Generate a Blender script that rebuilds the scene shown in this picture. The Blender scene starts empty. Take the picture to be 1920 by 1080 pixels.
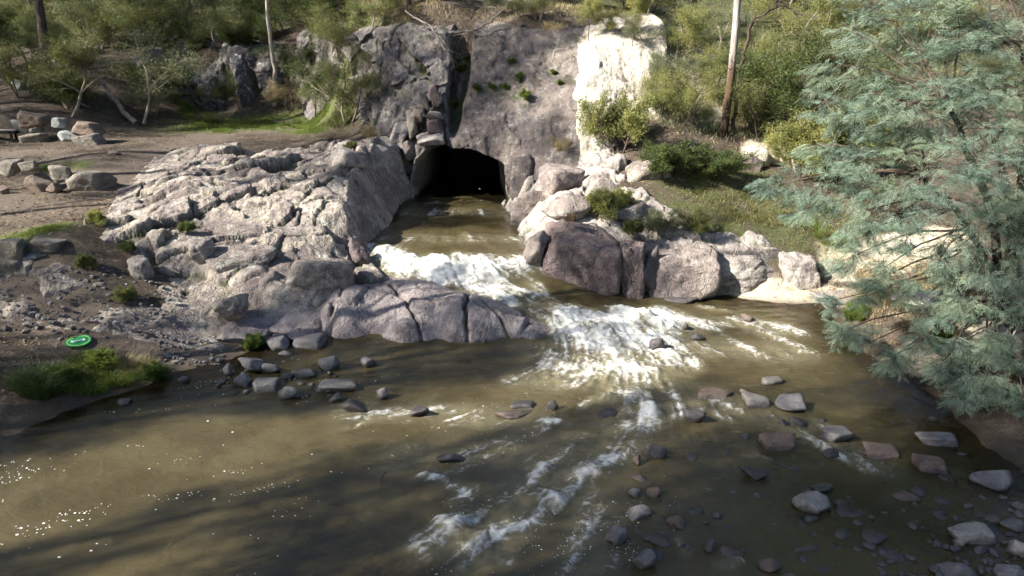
import bpy, bmesh, math, random
import numpy as np
from mathutils import Vector, Matrix, Euler, Quaternion

# ------------------------------------------------------------------ camera, sky, sun, exposure
scene = bpy.context.scene
col = scene.collection
R = math.radians
PITCH = R(18.0)
CAM_H = 7.0
FOC = 1331.0                      # focal length in pixels of the 1920 wide photograph
cam_d = bpy.data.cameras.new('camera')
cam = bpy.data.objects.new('camera', cam_d); col.objects.link(cam)
cam.location = (0, 0, CAM_H)
cam.rotation_euler = (R(90) - PITCH, 0, 0)
cam_d.sensor_width = 36.0
cam_d.lens = 36.0 * FOC / 1920.0
cam_d.clip_end = 1500
scene.camera = cam

SUN_EL, SUN_AZ = R(36), math.atan2(-0.93, -0.37)          # azimuth measured from +Y towards +X
SDIR = Vector((math.sin(SUN_AZ) * math.cos(SUN_EL), math.cos(SUN_AZ) * math.cos(SUN_EL), math.sin(SUN_EL)))
world = bpy.data.worlds.new('World'); scene.world = world; world.use_nodes = True
wn = world.node_tree; wn.nodes.clear()
w_out = wn.nodes.new('ShaderNodeOutputWorld'); w_bg = wn.nodes.new('ShaderNodeBackground')
w_sky = wn.nodes.new('ShaderNodeTexSky'); w_sky.sky_type = 'NISHITA'; w_sky.sun_disc = False
w_sky.sun_elevation = SUN_EL; w_sky.sun_rotation = SUN_AZ
w_sky.air_density = 1.0; w_sky.dust_density = 1.2; w_sky.ozone_density = 1.0
w_bg.inputs['Strength'].default_value = 0.058
wn.links.new(w_sky.outputs[0], w_bg.inputs[0]); wn.links.new(w_bg.outputs[0], w_out.inputs[0])
sun_d = bpy.data.lights.new('sun', 'SUN'); sun_d.energy = 5.0; sun_d.angle = R(0.53); sun_d.color = (1.0, 0.95, 0.86)
sun = bpy.data.objects.new('sun', sun_d); col.objects.link(sun)
sun.rotation_euler = SDIR.to_track_quat('Z', 'Y').to_euler(); sun.location = SDIR * 60
scene.view_settings.view_transform = 'Standard'; scene.view_settings.look = 'None'
scene.view_settings.exposure = 1.65; scene.view_settings.gamma = 1.0
scene.render.engine = 'CYCLES'
scene.cycles.use_denoising = True
scene.cycles.use_adaptive_sampling = True; scene.cycles.adaptive_threshold = 0.02; scene.cycles.adaptive_min_samples = 12
scene.cycles.max_bounces = 6; scene.cycles.diffuse_bounces = 3; scene.cycles.glossy_bounces = 2
scene.cycles.transmission_bounces = 4; scene.cycles.transparent_max_bounces = 6
scene.cycles.caustics_reflective = False; scene.cycles.caustics_refractive = False
scene.cycles.sample_clamp_indirect = 4.0

# ------------------------------------------------------------------ helpers: projection
CP, SP = math.cos(PITCH), math.sin(PITCH)
def ray(u, v):
    a = (np.asarray(u, float) - 960) / FOC; b = (540 - np.asarray(v, float)) / FOC
    return a, CP + SP * b, -SP + CP * b
def on_z(u, v, z):
    dx, dy, dz = ray(u, v); t = (z - CAM_H) / dz
    return np.array([dx * t, dy * t, z + 0 * t])
def on_y(u, v, y):
    dx, dy, dz = ray(u, v); t = y / dy
    return np.array([dx * t, y + 0 * t, CAM_H + dz * t])
def px_m(y): return y / FOC * 1.0      # metres per photograph pixel at forward distance y (about)

# ------------------------------------------------------------------ helpers: noise
def _h(ix, iy, iz, seed):
    h = (ix.astype(np.int64) * 374761393 + iy.astype(np.int64) * 668265263 + iz.astype(np.int64) * 2147483647 + seed * 974634777) & 0xFFFFFFFF
    h = ((h ^ (h >> 13)) * 1274126177) & 0xFFFFFFFF
    h = ((h ^ (h >> 16)) * 2246822519) & 0xFFFFFFFF
    h = h ^ (h >> 15)
    return (h & 0xFFFFFF) / float(0x1000000)
def vn(x, y, z=None, seed=0):
    x = np.asarray(x, float); y = np.asarray(y, float)
    if z is None:
        x0 = np.floor(x); y0 = np.floor(y); fx = x - x0; fy = y - y0
        sx = fx * fx * fx * (fx * (fx * 6 - 15) + 10); sy = fy * fy * fy * (fy * (fy * 6 - 15) + 10)
        zz = np.zeros_like(x0)
        a = _h(x0, y0, zz, seed); b = _h(x0 + 1, y0, zz, seed); c = _h(x0, y0 + 1, zz, seed); d = _h(x0 + 1, y0 + 1, zz, seed)
        return (a + (b - a) * sx) * (1 - sy) + (c + (d - c) * sx) * sy
    z = np.asarray(z, float)
    x0 = np.floor(x); y0 = np.floor(y); z0 = np.floor(z); fx = x - x0; fy = y - y0; fz = z - z0
    sx = fx * fx * (3 - 2 * fx); sy = fy * fy * (3 - 2 * fy); sz = fz * fz * (3 - 2 * fz)
    def pl(zz):
        a = _h(x0, y0, zz, seed); b = _h(x0 + 1, y0, zz, seed); c = _h(x0, y0 + 1, zz, seed); d = _h(x0 + 1, y0 + 1, zz, seed)
        return (a + (b - a) * sx) * (1 - sy) + (c + (d - c) * sx) * sy
    return pl(z0) * (1 - sz) + pl(z0 + 1) * sz
def fbm(x, y, z=None, seed=0, octv=4, gain=0.5):
    s = 0.0; a = 1.0; n = 0.0; f = 1.0
    for i in range(octv):
        s = s + a * (vn(x * f, y * f, None if z is None else z * f, seed + i * 17) - 0.5); n += a; a *= gain; f *= 2.03
    return 2 * s / n
def vor(x, y, seed=0):
    """2D Voronoi: F1, F2, three random numbers of the cell, offset to its centre"""
    x = np.asarray(x, float); y = np.asarray(y, float)
    x0 = np.floor(x); y0 = np.floor(y); zz = np.zeros_like(x0)
    f1 = np.full(x.shape, 9.0); f2 = np.full(x.shape, 9.0); bx = np.zeros_like(x); by = np.zeros_like(x); ox = np.zeros_like(x); oy = np.zeros_like(x)
    for i in (-1, 0, 1):
        for j in (-1, 0, 1):
            cx = x0 + i; cy = y0 + j
            px = cx + _h(cx, cy, zz, seed); py = cy + _h(cx, cy, zz, seed + 5)
            d = np.hypot(px - x, py - y); m = d < f1
            f2 = np.where(m, f1, np.minimum(f2, d))
            f1 = np.where(m, d, f1); bx = np.where(m, cx, bx); by = np.where(m, cy, by); ox = np.where(m, x - px, ox); oy = np.where(m, y - py, oy)
    return f1, f2, (_h(bx, by, zz, seed + 11), _h(bx, by, zz, seed + 12), _h(bx, by, zz, seed + 13)), ox, oy
def sstep(a, b, x):
    t = np.clip((x - a) / (b - a), 0, 1); return t * t * (3 - 2 * t)
def blocks(x, y, seed, sx, sy, amp, tilt, crack=0.06, cd=0.5, soft=0.35, edge=0.10):
    """displacement of rock broken into tilted blocks with recessed joints"""
    wx = x + 0.22 * sx * fbm(x / sx * 1.3, y / sy * 1.3, seed=seed + 3, octv=2); wy = y + 0.22 * sy * fbm(x / sx * 1.3, y / sy * 1.3, seed=seed + 4, octv=2)
    f1, f2, r, ox, oy = vor(wx / sx, wy / sy, seed)
    e = f2 - f1
    h = amp * (r[0] - 0.5) * 2 + tilt * (ox * (r[1] - 0.35) * 2 + oy * (r[2] - 0.5) * 2)
    return h * sstep(0.0, edge, e) - cd * amp * (1 - sstep(0.0, crack, e)) - soft * amp * (1 - sstep(0, 0.35, e))
class RBF:
    def __init__(self, pts, vals, smooth=0.0):
        self.p = np.asarray(pts, float); v = np.asarray(vals, float); n = len(v)
        d = np.linalg.norm(self.p[:, None] - self.p[None], axis=2)
        A = np.zeros((n + 3, n + 3)); A[:n, :n] = -d + np.eye(n) * -smooth
        A[:n, n] = 1; A[:n, n + 1:] = self.p; A[n, :n] = 1; A[n + 1:, :n] = self.p.T
        self.w = np.linalg.solve(A, np.concatenate([v, np.zeros(3)]))
    def __call__(self, x, y):
        x = np.asarray(x, float); y = np.asarray(y, float); sh = x.shape; x = x.ravel(); y = y.ravel()
        out = self.w[-3] + self.w[-2] * x + self.w[-1] * y
        for (px, py), w in zip(self.p, self.w): out = out - w * np.sqrt((x - px) ** 2 + (y - py) ** 2 + 0.02)
        return out.reshape(sh)

# ------------------------------------------------------------------ helpers: objects
def mesh_np(name, V, F, smooth=True, attrs=None):
    V = np.ascontiguousarray(V, dtype=np.float32); F = np.ascontiguousarray(F, dtype=np.int32)
    me = bpy.data.meshes.new(name)
    n, k = F.shape
    me.vertices.add(len(V)); me.vertices.foreach_set('co', V.ravel())
    me.loops.add(n * k); me.loops.foreach_set('vertex_index', F.ravel())
    me.polygons.add(n); me.polygons.foreach_set('loop_start', np.arange(0, n * k, k, dtype=np.int32))
    me.polygons.foreach_set('use_smooth', np.full(n, bool(smooth)))
    me.update(calc_edges=True)
    for an, av in (attrs or {}).items():
        a = me.attributes.new(an, 'FLOAT', 'POINT'); a.data.foreach_set('value', np.ascontiguousarray(av, dtype=np.float32).ravel())
    return me
def ob(name, me, mat, parent=None, loc=None, rot=None, scale=None):
    o = bpy.data.objects.new(name, me); col.objects.link(o)
    if mat is not None and me is not None and len(me.materials) == 0: me.materials.append(mat)
    if parent is not None: o.parent = parent
    if loc is not None: o.location = loc
    if rot is not None: o.rotation_euler = rot
    if scale is not None: o.scale = scale if hasattr(scale, '__len__') else (scale,) * 3
    return o
def tag(o, label=None, cat=None, group=None, kind=None):
    if label: o['label'] = label
    if cat: o['category'] = cat
    if group: o['group'] = group
    if kind: o['kind'] = kind
    return o
def empty(name, loc, label=None, cat=None, group=None, rot=None, scale=None):
    o = bpy.data.objects.new(name, None); col.objects.link(o); o.location = loc; o.empty_display_size = 0.2
    if rot is not None: o.rotation_euler = rot
    if scale is not None: o.scale = scale if hasattr(scale, '__len__') else (scale,) * 3
    return tag(o, label, cat, group)
def grid_faces(nx, ny, keep=None):
    i = np.arange(nx * ny).reshape(ny, nx)
    F = np.stack([i[:-1, :-1], i[:-1, 1:], i[1:, 1:], i[1:, :-1]], -1).reshape(-1, 4)
    return F if keep is None else F[keep.ravel()]
def axis(*segs):
    """axis((start, step), (x, step), ..., end): coordinates with changing spacing"""
    out = []
    for i in range(len(segs) - 1):
        a, st = segs[i]; b = segs[i + 1][0] if hasattr(segs[i + 1], '__len__') else segs[i + 1]
        n = max(1, int(round((b - a) / st))); out.append(np.linspace(a, b, n, endpoint=False))
    last = segs[-1]; out.append([last[0] if hasattr(last, '__len__') else last])
    return np.concatenate(out)

# ------------------------------------------------------------------ helpers: materials
class N:
    def __init__(self, name):
        self.m = bpy.data.materials.new(name); self.m.use_nodes = True
        self.t = self.m.node_tree; self.t.nodes.clear()
        self.out = self.t.nodes.new('ShaderNodeOutputMaterial')
    def n(self, typ, **kw):
        nd = self.t.nodes.new(typ)
        for k, v in kw.items(): setattr(nd, k, v)
        return nd
    def L(self, a, b): self.t.links.new(a, b)
    def put(self, sock, val):
        if hasattr(val, 'is_linked') or isinstance(val, bpy.types.NodeSocket): self.L(val, sock)
        else: sock.default_value = val
    def pos(self): return self.n('ShaderNodeNewGeometry').outputs['Position']
    def objc(self): return self.n('ShaderNodeTexCoord').outputs['Object']
    def attr(self, a): return self.n('ShaderNodeAttribute', attribute_name=a).outputs['Fac']
    def noise(self, vec, scale, detail=4, rough=0.55, dist=0.0, out='Fac'):
        nd = self.n('ShaderNodeTexNoise'); self.L(vec, nd.inputs['Vector'])
        nd.inputs['Scale'].default_value = scale; nd.inputs['Detail'].default_value = detail; nd.inputs['Roughness'].default_value = rough; nd.inputs['Distortion'].default_value = dist
        return nd.outputs[out]
    def voro(self, vec, scale, feature='F1', out='Distance', rnd=1.0):
        nd = self.n('ShaderNodeTexVoronoi', feature=feature); self.L(vec, nd.inputs['Vector']); nd.inputs['Scale'].default_value = scale
        nd.inputs['Randomness'].default_value = rnd
        return nd.outputs[out]
    def mp(self, vec, scale=(1, 1, 1), rot=(0, 0, 0)):
        nd = self.n('ShaderNodeMapping'); self.L(vec, nd.inputs['Vector']); nd.inputs['Scale'].default_value = scale; nd.inputs['Rotation'].default_value = rot
        return nd.outputs[0]
    def ramp(self, fac, stops, interp='LINEAR'):
        nd = self.n('ShaderNodeValToRGB'); nd.color_ramp.interpolation = interp; self.L(fac, nd.inputs[0])
        el = nd.color_ramp.elements
        while len(el) < len(stops): el.new(0.5)
        for e, (p, c) in zip(el, stops):
            e.position = p; e.color = (c, c, c, 1) if not hasattr(c, '__len__') else (c[0], c[1], c[2], 1)
        return nd.outputs[0]
    def step(self, fac, a, b):
        nd = self.n('ShaderNodeMapRange', interpolation_type='SMOOTHSTEP'); self.L(fac, nd.inputs['Value'])
        nd.inputs['From Min'].default_value = a; nd.inputs['From Max'].default_value = b
        return nd.outputs['Result']
    def math(self, op, a, b=0.0, clamp=False):
        nd = self.n('ShaderNodeMath', operation=op, use_clamp=clamp); self.put(nd.inputs[0], a); self.put(nd.inputs[1], b)
        return nd.outputs[0]
    def mix(self, fac, a, b, blend='MIX'):
        nd = self.n('ShaderNodeMix', data_type='RGBA', blend_type=blend)
        self.put(nd.inputs[0], fac)
        for s, v in ((nd.inputs[6], a), (nd.inputs[7], b)):
            if isinstance(v, bpy.types.NodeSocket): self.L(v, s)
            else: s.default_value = (v[0], v[1], v[2], 1)
        return nd.outputs[2]
    def bump(self, h, strength, dist, normal=None):
        nd = self.n('ShaderNodeBump'); self.L(h, nd.inputs['Height']); nd.inputs['Strength'].default_value = strength; nd.inputs['Distance'].default_value = dist
        if normal is not None: self.L(normal, nd.inputs['Normal'])
        return nd.outputs[0]
    def bsdf(self, color, rough=0.9, spec=0.3, normal=None, **kw):
        p = self.n('ShaderNodeBsdfPrincipled'); self.put(p.inputs['Base Color'], color if isinstance(color, bpy.types.NodeSocket) else (*color, 1))
        self.put(p.inputs['Roughness'], rough); self.put(p.inputs['Specular IOR Level'], spec)
        if normal is not None: self.L(normal, p.inputs['Normal'])
        for k, v in kw.items(): self.put(p.inputs[k], v)
        return p.outputs[0]
    def fin(self, sh): self.L(sh, self.out.inputs['Surface']); return self.m

def rock_mat(name, c1, c2, c3, lichen=0.3, stain=0.3, scale=1.0, wet=None, obj=False, moss=0.0, crack=0.6):
    """weathered rock: three stone colours, pale lichen blotches, dark stains, fine joints; wet: below this height it is dark and glossy"""
    k = N(name); P = k.objc() if obj else k.pos()
    big = k.noise(P, 0.7 * scale, 3, 0.6, 0.4); mid = k.noise(P, 3.1 * scale, 4, 0.65); fine = k.noise(P, 17 * scale, 3, 0.7)
    c = k.mix(k.step(big, 0.40, 0.62), c1, c2)
    c = k.mix(k.step(mid, 0.48, 0.68), c, c3)
    c = k.mix(k.math('MULTIPLY', k.step(fine, 0.42, 0.72), 0.28), c, tuple(min(1, x * 1.45) for x in c2))
    c = k.mix(k.math('MULTIPLY', k.step(fine, 0.46, 0.28), 0.5), c, tuple(x * 0.38 for x in c1))
    st = k.noise(k.mp(P, (1, 1, 0.28)), 1.9 * scale, 4, 0.7, 0.8)
    c = k.mix(k.math('MULTIPLY', k.step(st, 0.54, 0.70), stain), c, (0.055, 0.048, 0.055))
    ln = k.math('MULTIPLY', k.step(k.noise(P, 2.6 * scale, 5, 0.75, 0.3), 0.54, 0.62), k.step(k.noise(P, 26 * scale, 1, 0.6), 0.40, 0.56))
    c = k.mix(k.math('MULTIPLY', ln, lichen), c, (0.56, 0.56, 0.50))
    if moss:
        mn = k.math('MULTIPLY', k.step(k.noise(P, 1.4 * scale, 6, 0.7), 0.54, 0.66), moss)
        c = k.mix(mn, c, (0.075, 0.105, 0.025))
    W = k.n('ShaderNodeVectorMath', operation='ADD'); k.L(P, W.inputs[0])
    wv = k.n('ShaderNodeVectorMath', operation='SCALE'); k.L(k.noise(P, 2.5 * scale, 1, 0.5, out='Color'), wv.inputs[0]); wv.inputs['Scale'].default_value = 0.35 / scale
    k.L(wv.outputs[0], W.inputs[1])
    cr = k.step(k.voro(W.outputs[0], 1.7 * scale, 'DISTANCE_TO_EDGE'), 0.0, 0.035)
    c = k.mix(k.math('MULTIPLY', k.math('SUBTRACT', 1.0, cr), crack * 0.8), c, (0.035, 0.03, 0.03))
    c = k.mix(k.math('MULTIPLY', k.attr('crev'), k.math('ADD', 0.45, k.math('MULTIPLY', mid, 0.8)), True), c, k.mix(k.step(big, 0.45, 0.6), (0.045, 0.036, 0.028), (0.055, 0.062, 0.022)))  # soil and moss in hollows, darkened to stand in for crevice shadow
    c = k.mix(k.math('MULTIPLY', k.math('MULTIPLY', k.attr('moss'), 0.7), k.step(mid, 0.42, 0.58)), c, (0.05, 0.072, 0.024))
    h = k.math('ADD', k.math('MULTIPLY', fine, 0.26), k.math('MULTIPLY', mid, 0.9))
    h = k.math('ADD', h, k.math('MULTIPLY', cr, 0.35 * crack))
    h = k.math('ADD', h, k.math('MULTIPLY', k.math('ABSOLUTE', k.math('SUBTRACT', k.noise(P, 6.5 * scale, 2, 0.6, 1.0), 0.5)), 0.9))
    nrm = k.bump(h, 1.0, 0.085 / scale)
    rough = 0.92; spec = 0.25
    if wet is not None:
        sep = k.n('ShaderNodeSeparateXYZ'); k.L(k.pos(), sep.inputs[0])
        wz = k.math('ADD', sep.outputs[2], k.math('MULTIPLY', k.math('SUBTRACT', k.noise(k.pos(), 3.0, 3), 0.5), 0.25))
        wf = k.step(wz, wet + 0.06, wet - 0.06)
        c = k.mix(k.math('MULTIPLY', wf, 0.72), c, (0.028, 0.024, 0.022))
        rough = k.math('SUBTRACT', 0.92, k.math('MULTIPLY', wf, 0.62)); spec = k.math('ADD', 0.25, k.math('MULTIPLY', wf, 0.3))
    return k.fin(k.bsdf(c, rough, spec, nrm))

M = {}
M['outcrop'] = rock_mat('rock_outcrop_stone', (0.155, 0.128, 0.117), (0.325, 0.282, 0.236), (0.112, 0.091, 0.092), lichen=0.55, stain=0.55, scale=1.0, wet=0.10, moss=0.15, crack=0.22)
M['slab'] = rock_mat('smooth_slab_stone', (0.19, 0.162, 0.16), (0.29, 0.252, 0.238), (0.14, 0.12, 0.13), lichen=0.2, stain=0.4, scale=0.9, wet=0.10, crack=0.22)
M['cliff'] = rock_mat('cliff_stone', (0.112, 0.093, 0.088), (0.178, 0.15, 0.13), (0.076, 0.065, 0.069), lichen=0.3, stain=0.7, scale=0.9, moss=0.08, crack=0.15)
M['cliff_left'] = rock_mat('left_cliff_stone', (0.115, 0.103, 0.105), (0.18, 0.158, 0.14), (0.078, 0.07, 0.077), lichen=0.5, stain=0.45, scale=1.1, moss=0.2, crack=0.3)
M['cliff_dark'] = rock_mat('dark_cliff_stone', (0.085, 0.08, 0.085), (0.15, 0.135, 0.12), (0.06, 0.057, 0.065), lichen=0.9, stain=0.4, scale=0.8, moss=0.3, crack=0.3)  # dark stone, lowered further so the colour carries shade on the crags
M['cliff_pale_lit'] = rock_mat('pale_lit_cliff_stone', (0.44, 0.39, 0.32), (0.54, 0.49, 0.41), (0.36, 0.31, 0.26), lichen=0.3, stain=0.12, scale=0.8, crack=0.15)  # cliff stone lightened to paint in the full sun on the right slab
M['boulder_dark'] = rock_mat('dark_boulder_stone', (0.125, 0.095, 0.092), (0.19, 0.145, 0.13), (0.085, 0.07, 0.078), lichen=0.12, stain=0.5, scale=1.1, wet=0.14, crack=0.5)
M['boulder_pale'] = rock_mat('pale_boulder_stone', (0.235, 0.205, 0.185), (0.345, 0.31, 0.275), (0.145, 0.125, 0.127), lichen=0.4, stain=0.55, scale=1.1, wet=0.10, crack=0.3)
M['stone_grey'] = rock_mat('grey_river_stone', (0.135, 0.125, 0.128), (0.22, 0.205, 0.195), (0.09, 0.085, 0.095), lichen=0.2, stain=0.4, scale=3.0, wet=0.10, obj=True, crack=0.15)
M['stone_pale'] = rock_mat('pale_river_stone', (0.25, 0.225, 0.195), (0.36, 0.325, 0.28), (0.16, 0.14, 0.13), lichen=0.2, stain=0.4, scale=3.0, wet=0.08, obj=True, crack=0.15)
M['stone_brown'] = rock_mat('brown_river_stone', (0.125, 0.09, 0.072), (0.19, 0.14, 0.11), (0.08, 0.062, 0.06), lichen=0.1, stain=0.35, scale=3.0, wet=0.05, obj=True, crack=0.15)
M['stone_dark'] = rock_mat('dark_wet_stone', (0.085, 0.075, 0.078), (0.135, 0.12, 0.112), (0.055, 0.05, 0.055), lichen=0.08, stain=0.3, scale=3.0, wet=0.14, obj=True, crack=0.15)
M['wall_stone'] = rock_mat('quarried_stone', (0.145, 0.13, 0.112), (0.22, 0.197, 0.165), (0.13, 0.098, 0.08), lichen=0.3, stain=0.4, scale=1.6, obj=True, moss=0.25, crack=0.15)
M['wall_stone_blue'] = rock_mat('bluish_quarried_stone', (0.205, 0.216, 0.214), (0.29, 0.302, 0.285), (0.145, 0.152, 0.158), lichen=0.3, stain=0.25, scale=1.6, obj=True, crack=0.15)
M['wall_stone_rust'] = rock_mat('rusty_quarried_stone', (0.125, 0.092, 0.074), (0.19, 0.145, 0.115), (0.095, 0.075, 0.07), lichen=0.25, stain=0.3, scale=1.6, obj=True, crack=0.15)
def boxblur(Z, r):
    for ax in (0, 1):
        Zp = np.pad(Z, [(r + 1, r) if i == ax else (0, 0) for i in (0, 1)], mode='edge'); c = np.cumsum(Zp, axis=ax)
        n = Z.shape[ax]; hi = np.take(c, np.arange(2 * r + 1, 2 * r + 1 + n), axis=ax); lo = np.take(c, np.arange(0, n), axis=ax); Z = (hi - lo) / (2 * r + 1)
    return Z
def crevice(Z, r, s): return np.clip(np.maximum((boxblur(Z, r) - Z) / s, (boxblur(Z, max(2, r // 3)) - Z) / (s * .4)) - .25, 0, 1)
# ------------------------------------------------------------------ the lie of the land (one height function for ground sheet and planting)
gp = []
def g(x, y, z): gp.append((x, y, z))
def gz(u, v, z): p = on_z(u, v, z); gp.append(tuple(p))
def gy(u, v, y): p = on_y(u, v, y); gp.append(tuple(p))
# river bed
for x, y, z in [(-6, 10, -.7), (0, 10, -.7), (5, 10, -.28), (6.5, 8.8, -.25), (4, 12, -.4), (3, 9.3, -.4), (6.8, 12.5, -.3), (0, 14, -.7), (5, 14, -.6), (3.5, 17, -.7), (7, 18, -.5), (-5, 13.5, -.6), (8, 12, -.2), (-3, 6, -.8), (3, 5, -.7),
                (-8, 8, -.7), (8, 5, -.4), (-8, 2, -.8), (0, -2, -.9), (6, -4, -.7), (-9, -8, -.9), (-3, -15, -.9), (-10, -25, -.9), (-2, -40, -.9), (-9, -60, -.9), (-2, 16, -.5), (-5.5, 15.3, -.25),
                (-2.5, 19.5, .1), (0.5, 18.5, -.3), (2, 19.6, -.3), (-2.5, 22, .5), (-2.5, 25, .5), (-2.3, 28, .5), (-2.2, 30.2, .5), (4, 20, -.4),
                (7, 16, -.4), (8, 15, -.3), (8.3, 9, -.25), (6.5, 20, -.15), (8.5, 19, -.2)]: g(x, y, z)
# left shore and bank
for x, y, z in [(-9.9, 12.2, 0), (-8.2, 15.1, .02), (-9.0, 13.6, 0), (-6.8, 16.0, .05), (-13, 8, 0), (-14.5, 3, 0), (-16, -5, 0), (-18, -15, 0), (-20, -30, 0), (-20, -60, 0),
                (-11, 13, .3), (-10.2, 15.6, .52), (-9, 16, .42), (-12.3, 16, 1.0), (-12, 14.3, .6), (-14.5, 12, 1.0), (-17, 6, 1.3), (-19, 0, 1.5), (-22, -10, 1.8), (-25, -30, 2), (-25, -60, 2),
                (-14.2, 18.4, 1.55), (-13.9, 20.2, 2.45), (-16, 17, 1.9), (-18, 20, 2.5), (-20, 14, 2.4), (-28, 5, 3), (-30, -20, 3), (-40, 0, 4), (-60, -40, 8), (-60, 10, 8)]: g(x, y, z)
for u, v, z in [(60, 437, 2.45), (120, 440, 2.45), (100, 400, 2.5), (30, 360, 2.6), (60, 345, 2.65), (180, 350, 2.75), (230, 400, 2.5), (160, 300, 3.35), (60, 285, 3.4), (10, 280, 3.4), (150, 283, 3.42), (230, 285, 3.45), (300, 262, 3.55),
                (150, 262, 3.5), (40, 258, 3.5), (280, 235, 3.7), (400, 245, 3.65), (500, 250, 3.6), (620, 258, 3.6), (660, 250, 3.6), (500, 222, 3.85), (600, 220, 3.9), (400, 222, 3.9), (320, 222, 3.95)]: gz(u, v, z)
for u, v, y in [(250, 212, 38), (100, 208, 34.5), (30, 208, 34), (100, 190, 36)]: gy(u, v, y)
for x, y, z in [(-.6, 28.5, .6), (-.3, 26, .6), (-.2, 24.8, .6), (.2, 23, .6), (.5, 21.6, .5), (.6, 26, 1.6), (.9, 24, 1.6), (1.2, 22.5, 1.5), (.5, 28.3, 1.8)]: g(x, y, z)
# left hillside
for u, v, y in [(400, 205, 41.5), (530, 205, 41), (620, 200, 39.5), (400, 90, 43.5), (530, 90, 43.5), (640, 80, 41), (300, 150, 41), (330, 90, 44), (200, 150, 39), (60, 150, 39), (60, 100, 44), (200, 90, 46), (400, 60, 49), (200, 45, 54), (20, 45, 54), (550, 50, 49), (640, 30, 44)]: gy(u, v, y)
for x, y, z in [(-9.6, 35, 3.65), (-9.6, 37, 3.8), (-10.4, 39, 4.0), (-8.7, 33.9, 3.6), (-11.5, 36.5, 3.75), (-12, 40, 4.05)]: g(x, y, z)
# under and above the cliff
for u, v, y in [(660, 10, 37.5), (760, 20, 36.2), (820, 20, 36), (980, 35, 34.4), (1085, 55, 34), (870, 15, 37), (1150, 70, 32.5), (1220, 90, 32), (900, 0, 39), (1050, 10, 38)]: gy(u, v, y)
# right bank and right hillside
for u, v, y in [(1300, 430, 22.2), (1400, 440, 22), (1250, 420, 22.5), (1430, 400, 24), (1500, 430, 22.5), (1300, 380, 23.8), (1150, 390, 23), (1060, 390, 23), (1300, 300, 26), (1200, 300, 25.8), (1400, 300, 27), (1400, 250, 28.6), (1350, 240, 28.9), (1280, 230, 28.6), (1260, 150, 30.8), (1300, 200, 30),
                (1300, 100, 34), (1400, 120, 33.5), (1400, 50, 38), (1300, 30, 40), (1500, 0, 44), (1500, 200, 31), (1600, 250, 29), (1600, 100, 37), (1800, 200, 31), (1800, 100, 38), (1900, 20, 46), (1700, 0, 46)]: gy(u, v, y)
for x, y, z in [(6.3, 20.9, .05), (9.2, 20.0, .03), (9.0, 17.5, .02), (9.3, 14, .03), (9.4, 11.2, .03), (9.6, 8, .03), (10, 2, 0), (10, -8, 0), (8, -20, 0), (7, -40, 0), (7, -60, 0), (10.5, 17.9, .85), (10.7, 15.5, .6), (11, 13, .6), (11.5, 9, .8), (12.2, 21.5, 1.1), (10, 21, .55),
                (13, 18, 1.3), (14, 14, 1.5), (14, 8, 1.6), (13, 0, 1.4), (13, -20, 1.4), (18, 20, 2.5), (20, 10, 3), (25, 0, 4), (30, -30, 5), (25, 25, 5), (35, 30, 9), (50, 0, 9), (50, 50, 18), (60, -60, 10)]: g(x, y, z)
# far slopes
for x, y, z in [(-20, 70, 16), (0, 60, 18), (20, 60, 18), (40, 70, 24), (-45, 60, 14), (-45, 40, 8), (-30, 40, 5.2), (-28, 30, 4), (-60, 90, 30), (0, 100, 36), (60, 100, 40), (-70, 30, 10), (-120, 130, 50), (0, 160, 60), (120, 130, 55), (120, 0, 25), (-120, 0, 20), (-120, -120, 20), (120, -120, 25), (0, -120, 0)]: g(x, y, z)
gp = np.array(gp)
GB = RBF(gp[:, :2], gp[:, 2], 0.02)
def G(x, y):
    x = np.asarray(x, float); y = np.asarray(y, float)
    z = GB(x, y)
    far = sstep(25, 60, np.hypot(x, y - 15))
    return z + 0.05 * fbm(x * .9, y * .9, seed=3, octv=4) + 0.022 * fbm(x * 5, y * 5, seed=4, octv=3) + far * 0.5 * fbm(x * .12, y * .12, seed=5, octv=3)
def inside(poly, x, y):
    c = np.zeros(x.shape, bool); n = len(poly)
    for i in range(n):
        x1, y1 = poly[i]; x2, y2 = poly[(i + 1) % n]
        c ^= ((y1 > y) != (y2 > y)) & (x < (x2 - x1) * (y - y1) / (y2 - y1 + 1e-12) + x1)
    return c
def blob(x, y, pts, rad, soft=0.5):
    """1 near the polyline pts (world x, y), fading beyond rad"""
    d = np.full(x.shape, 1e9)
    for (x1, y1), (x2, y2) in zip(pts[:-1], pts[1:]):
        dx, dy = x2 - x1, y2 - y1; t = np.clip(((x - x1) * dx + (y - y1) * dy) / (dx * dx + dy * dy + 1e-9), 0, 1)
        d = np.minimum(d, np.hypot(x - x1 - t * dx, y - y1 - t * dy))
    return 1 - sstep(rad * (1 - soft), rad * (1 + soft), d)
def pz(pts, z): return [tuple(on_z(u, v, z)[:2]) for u, v in pts]

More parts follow.
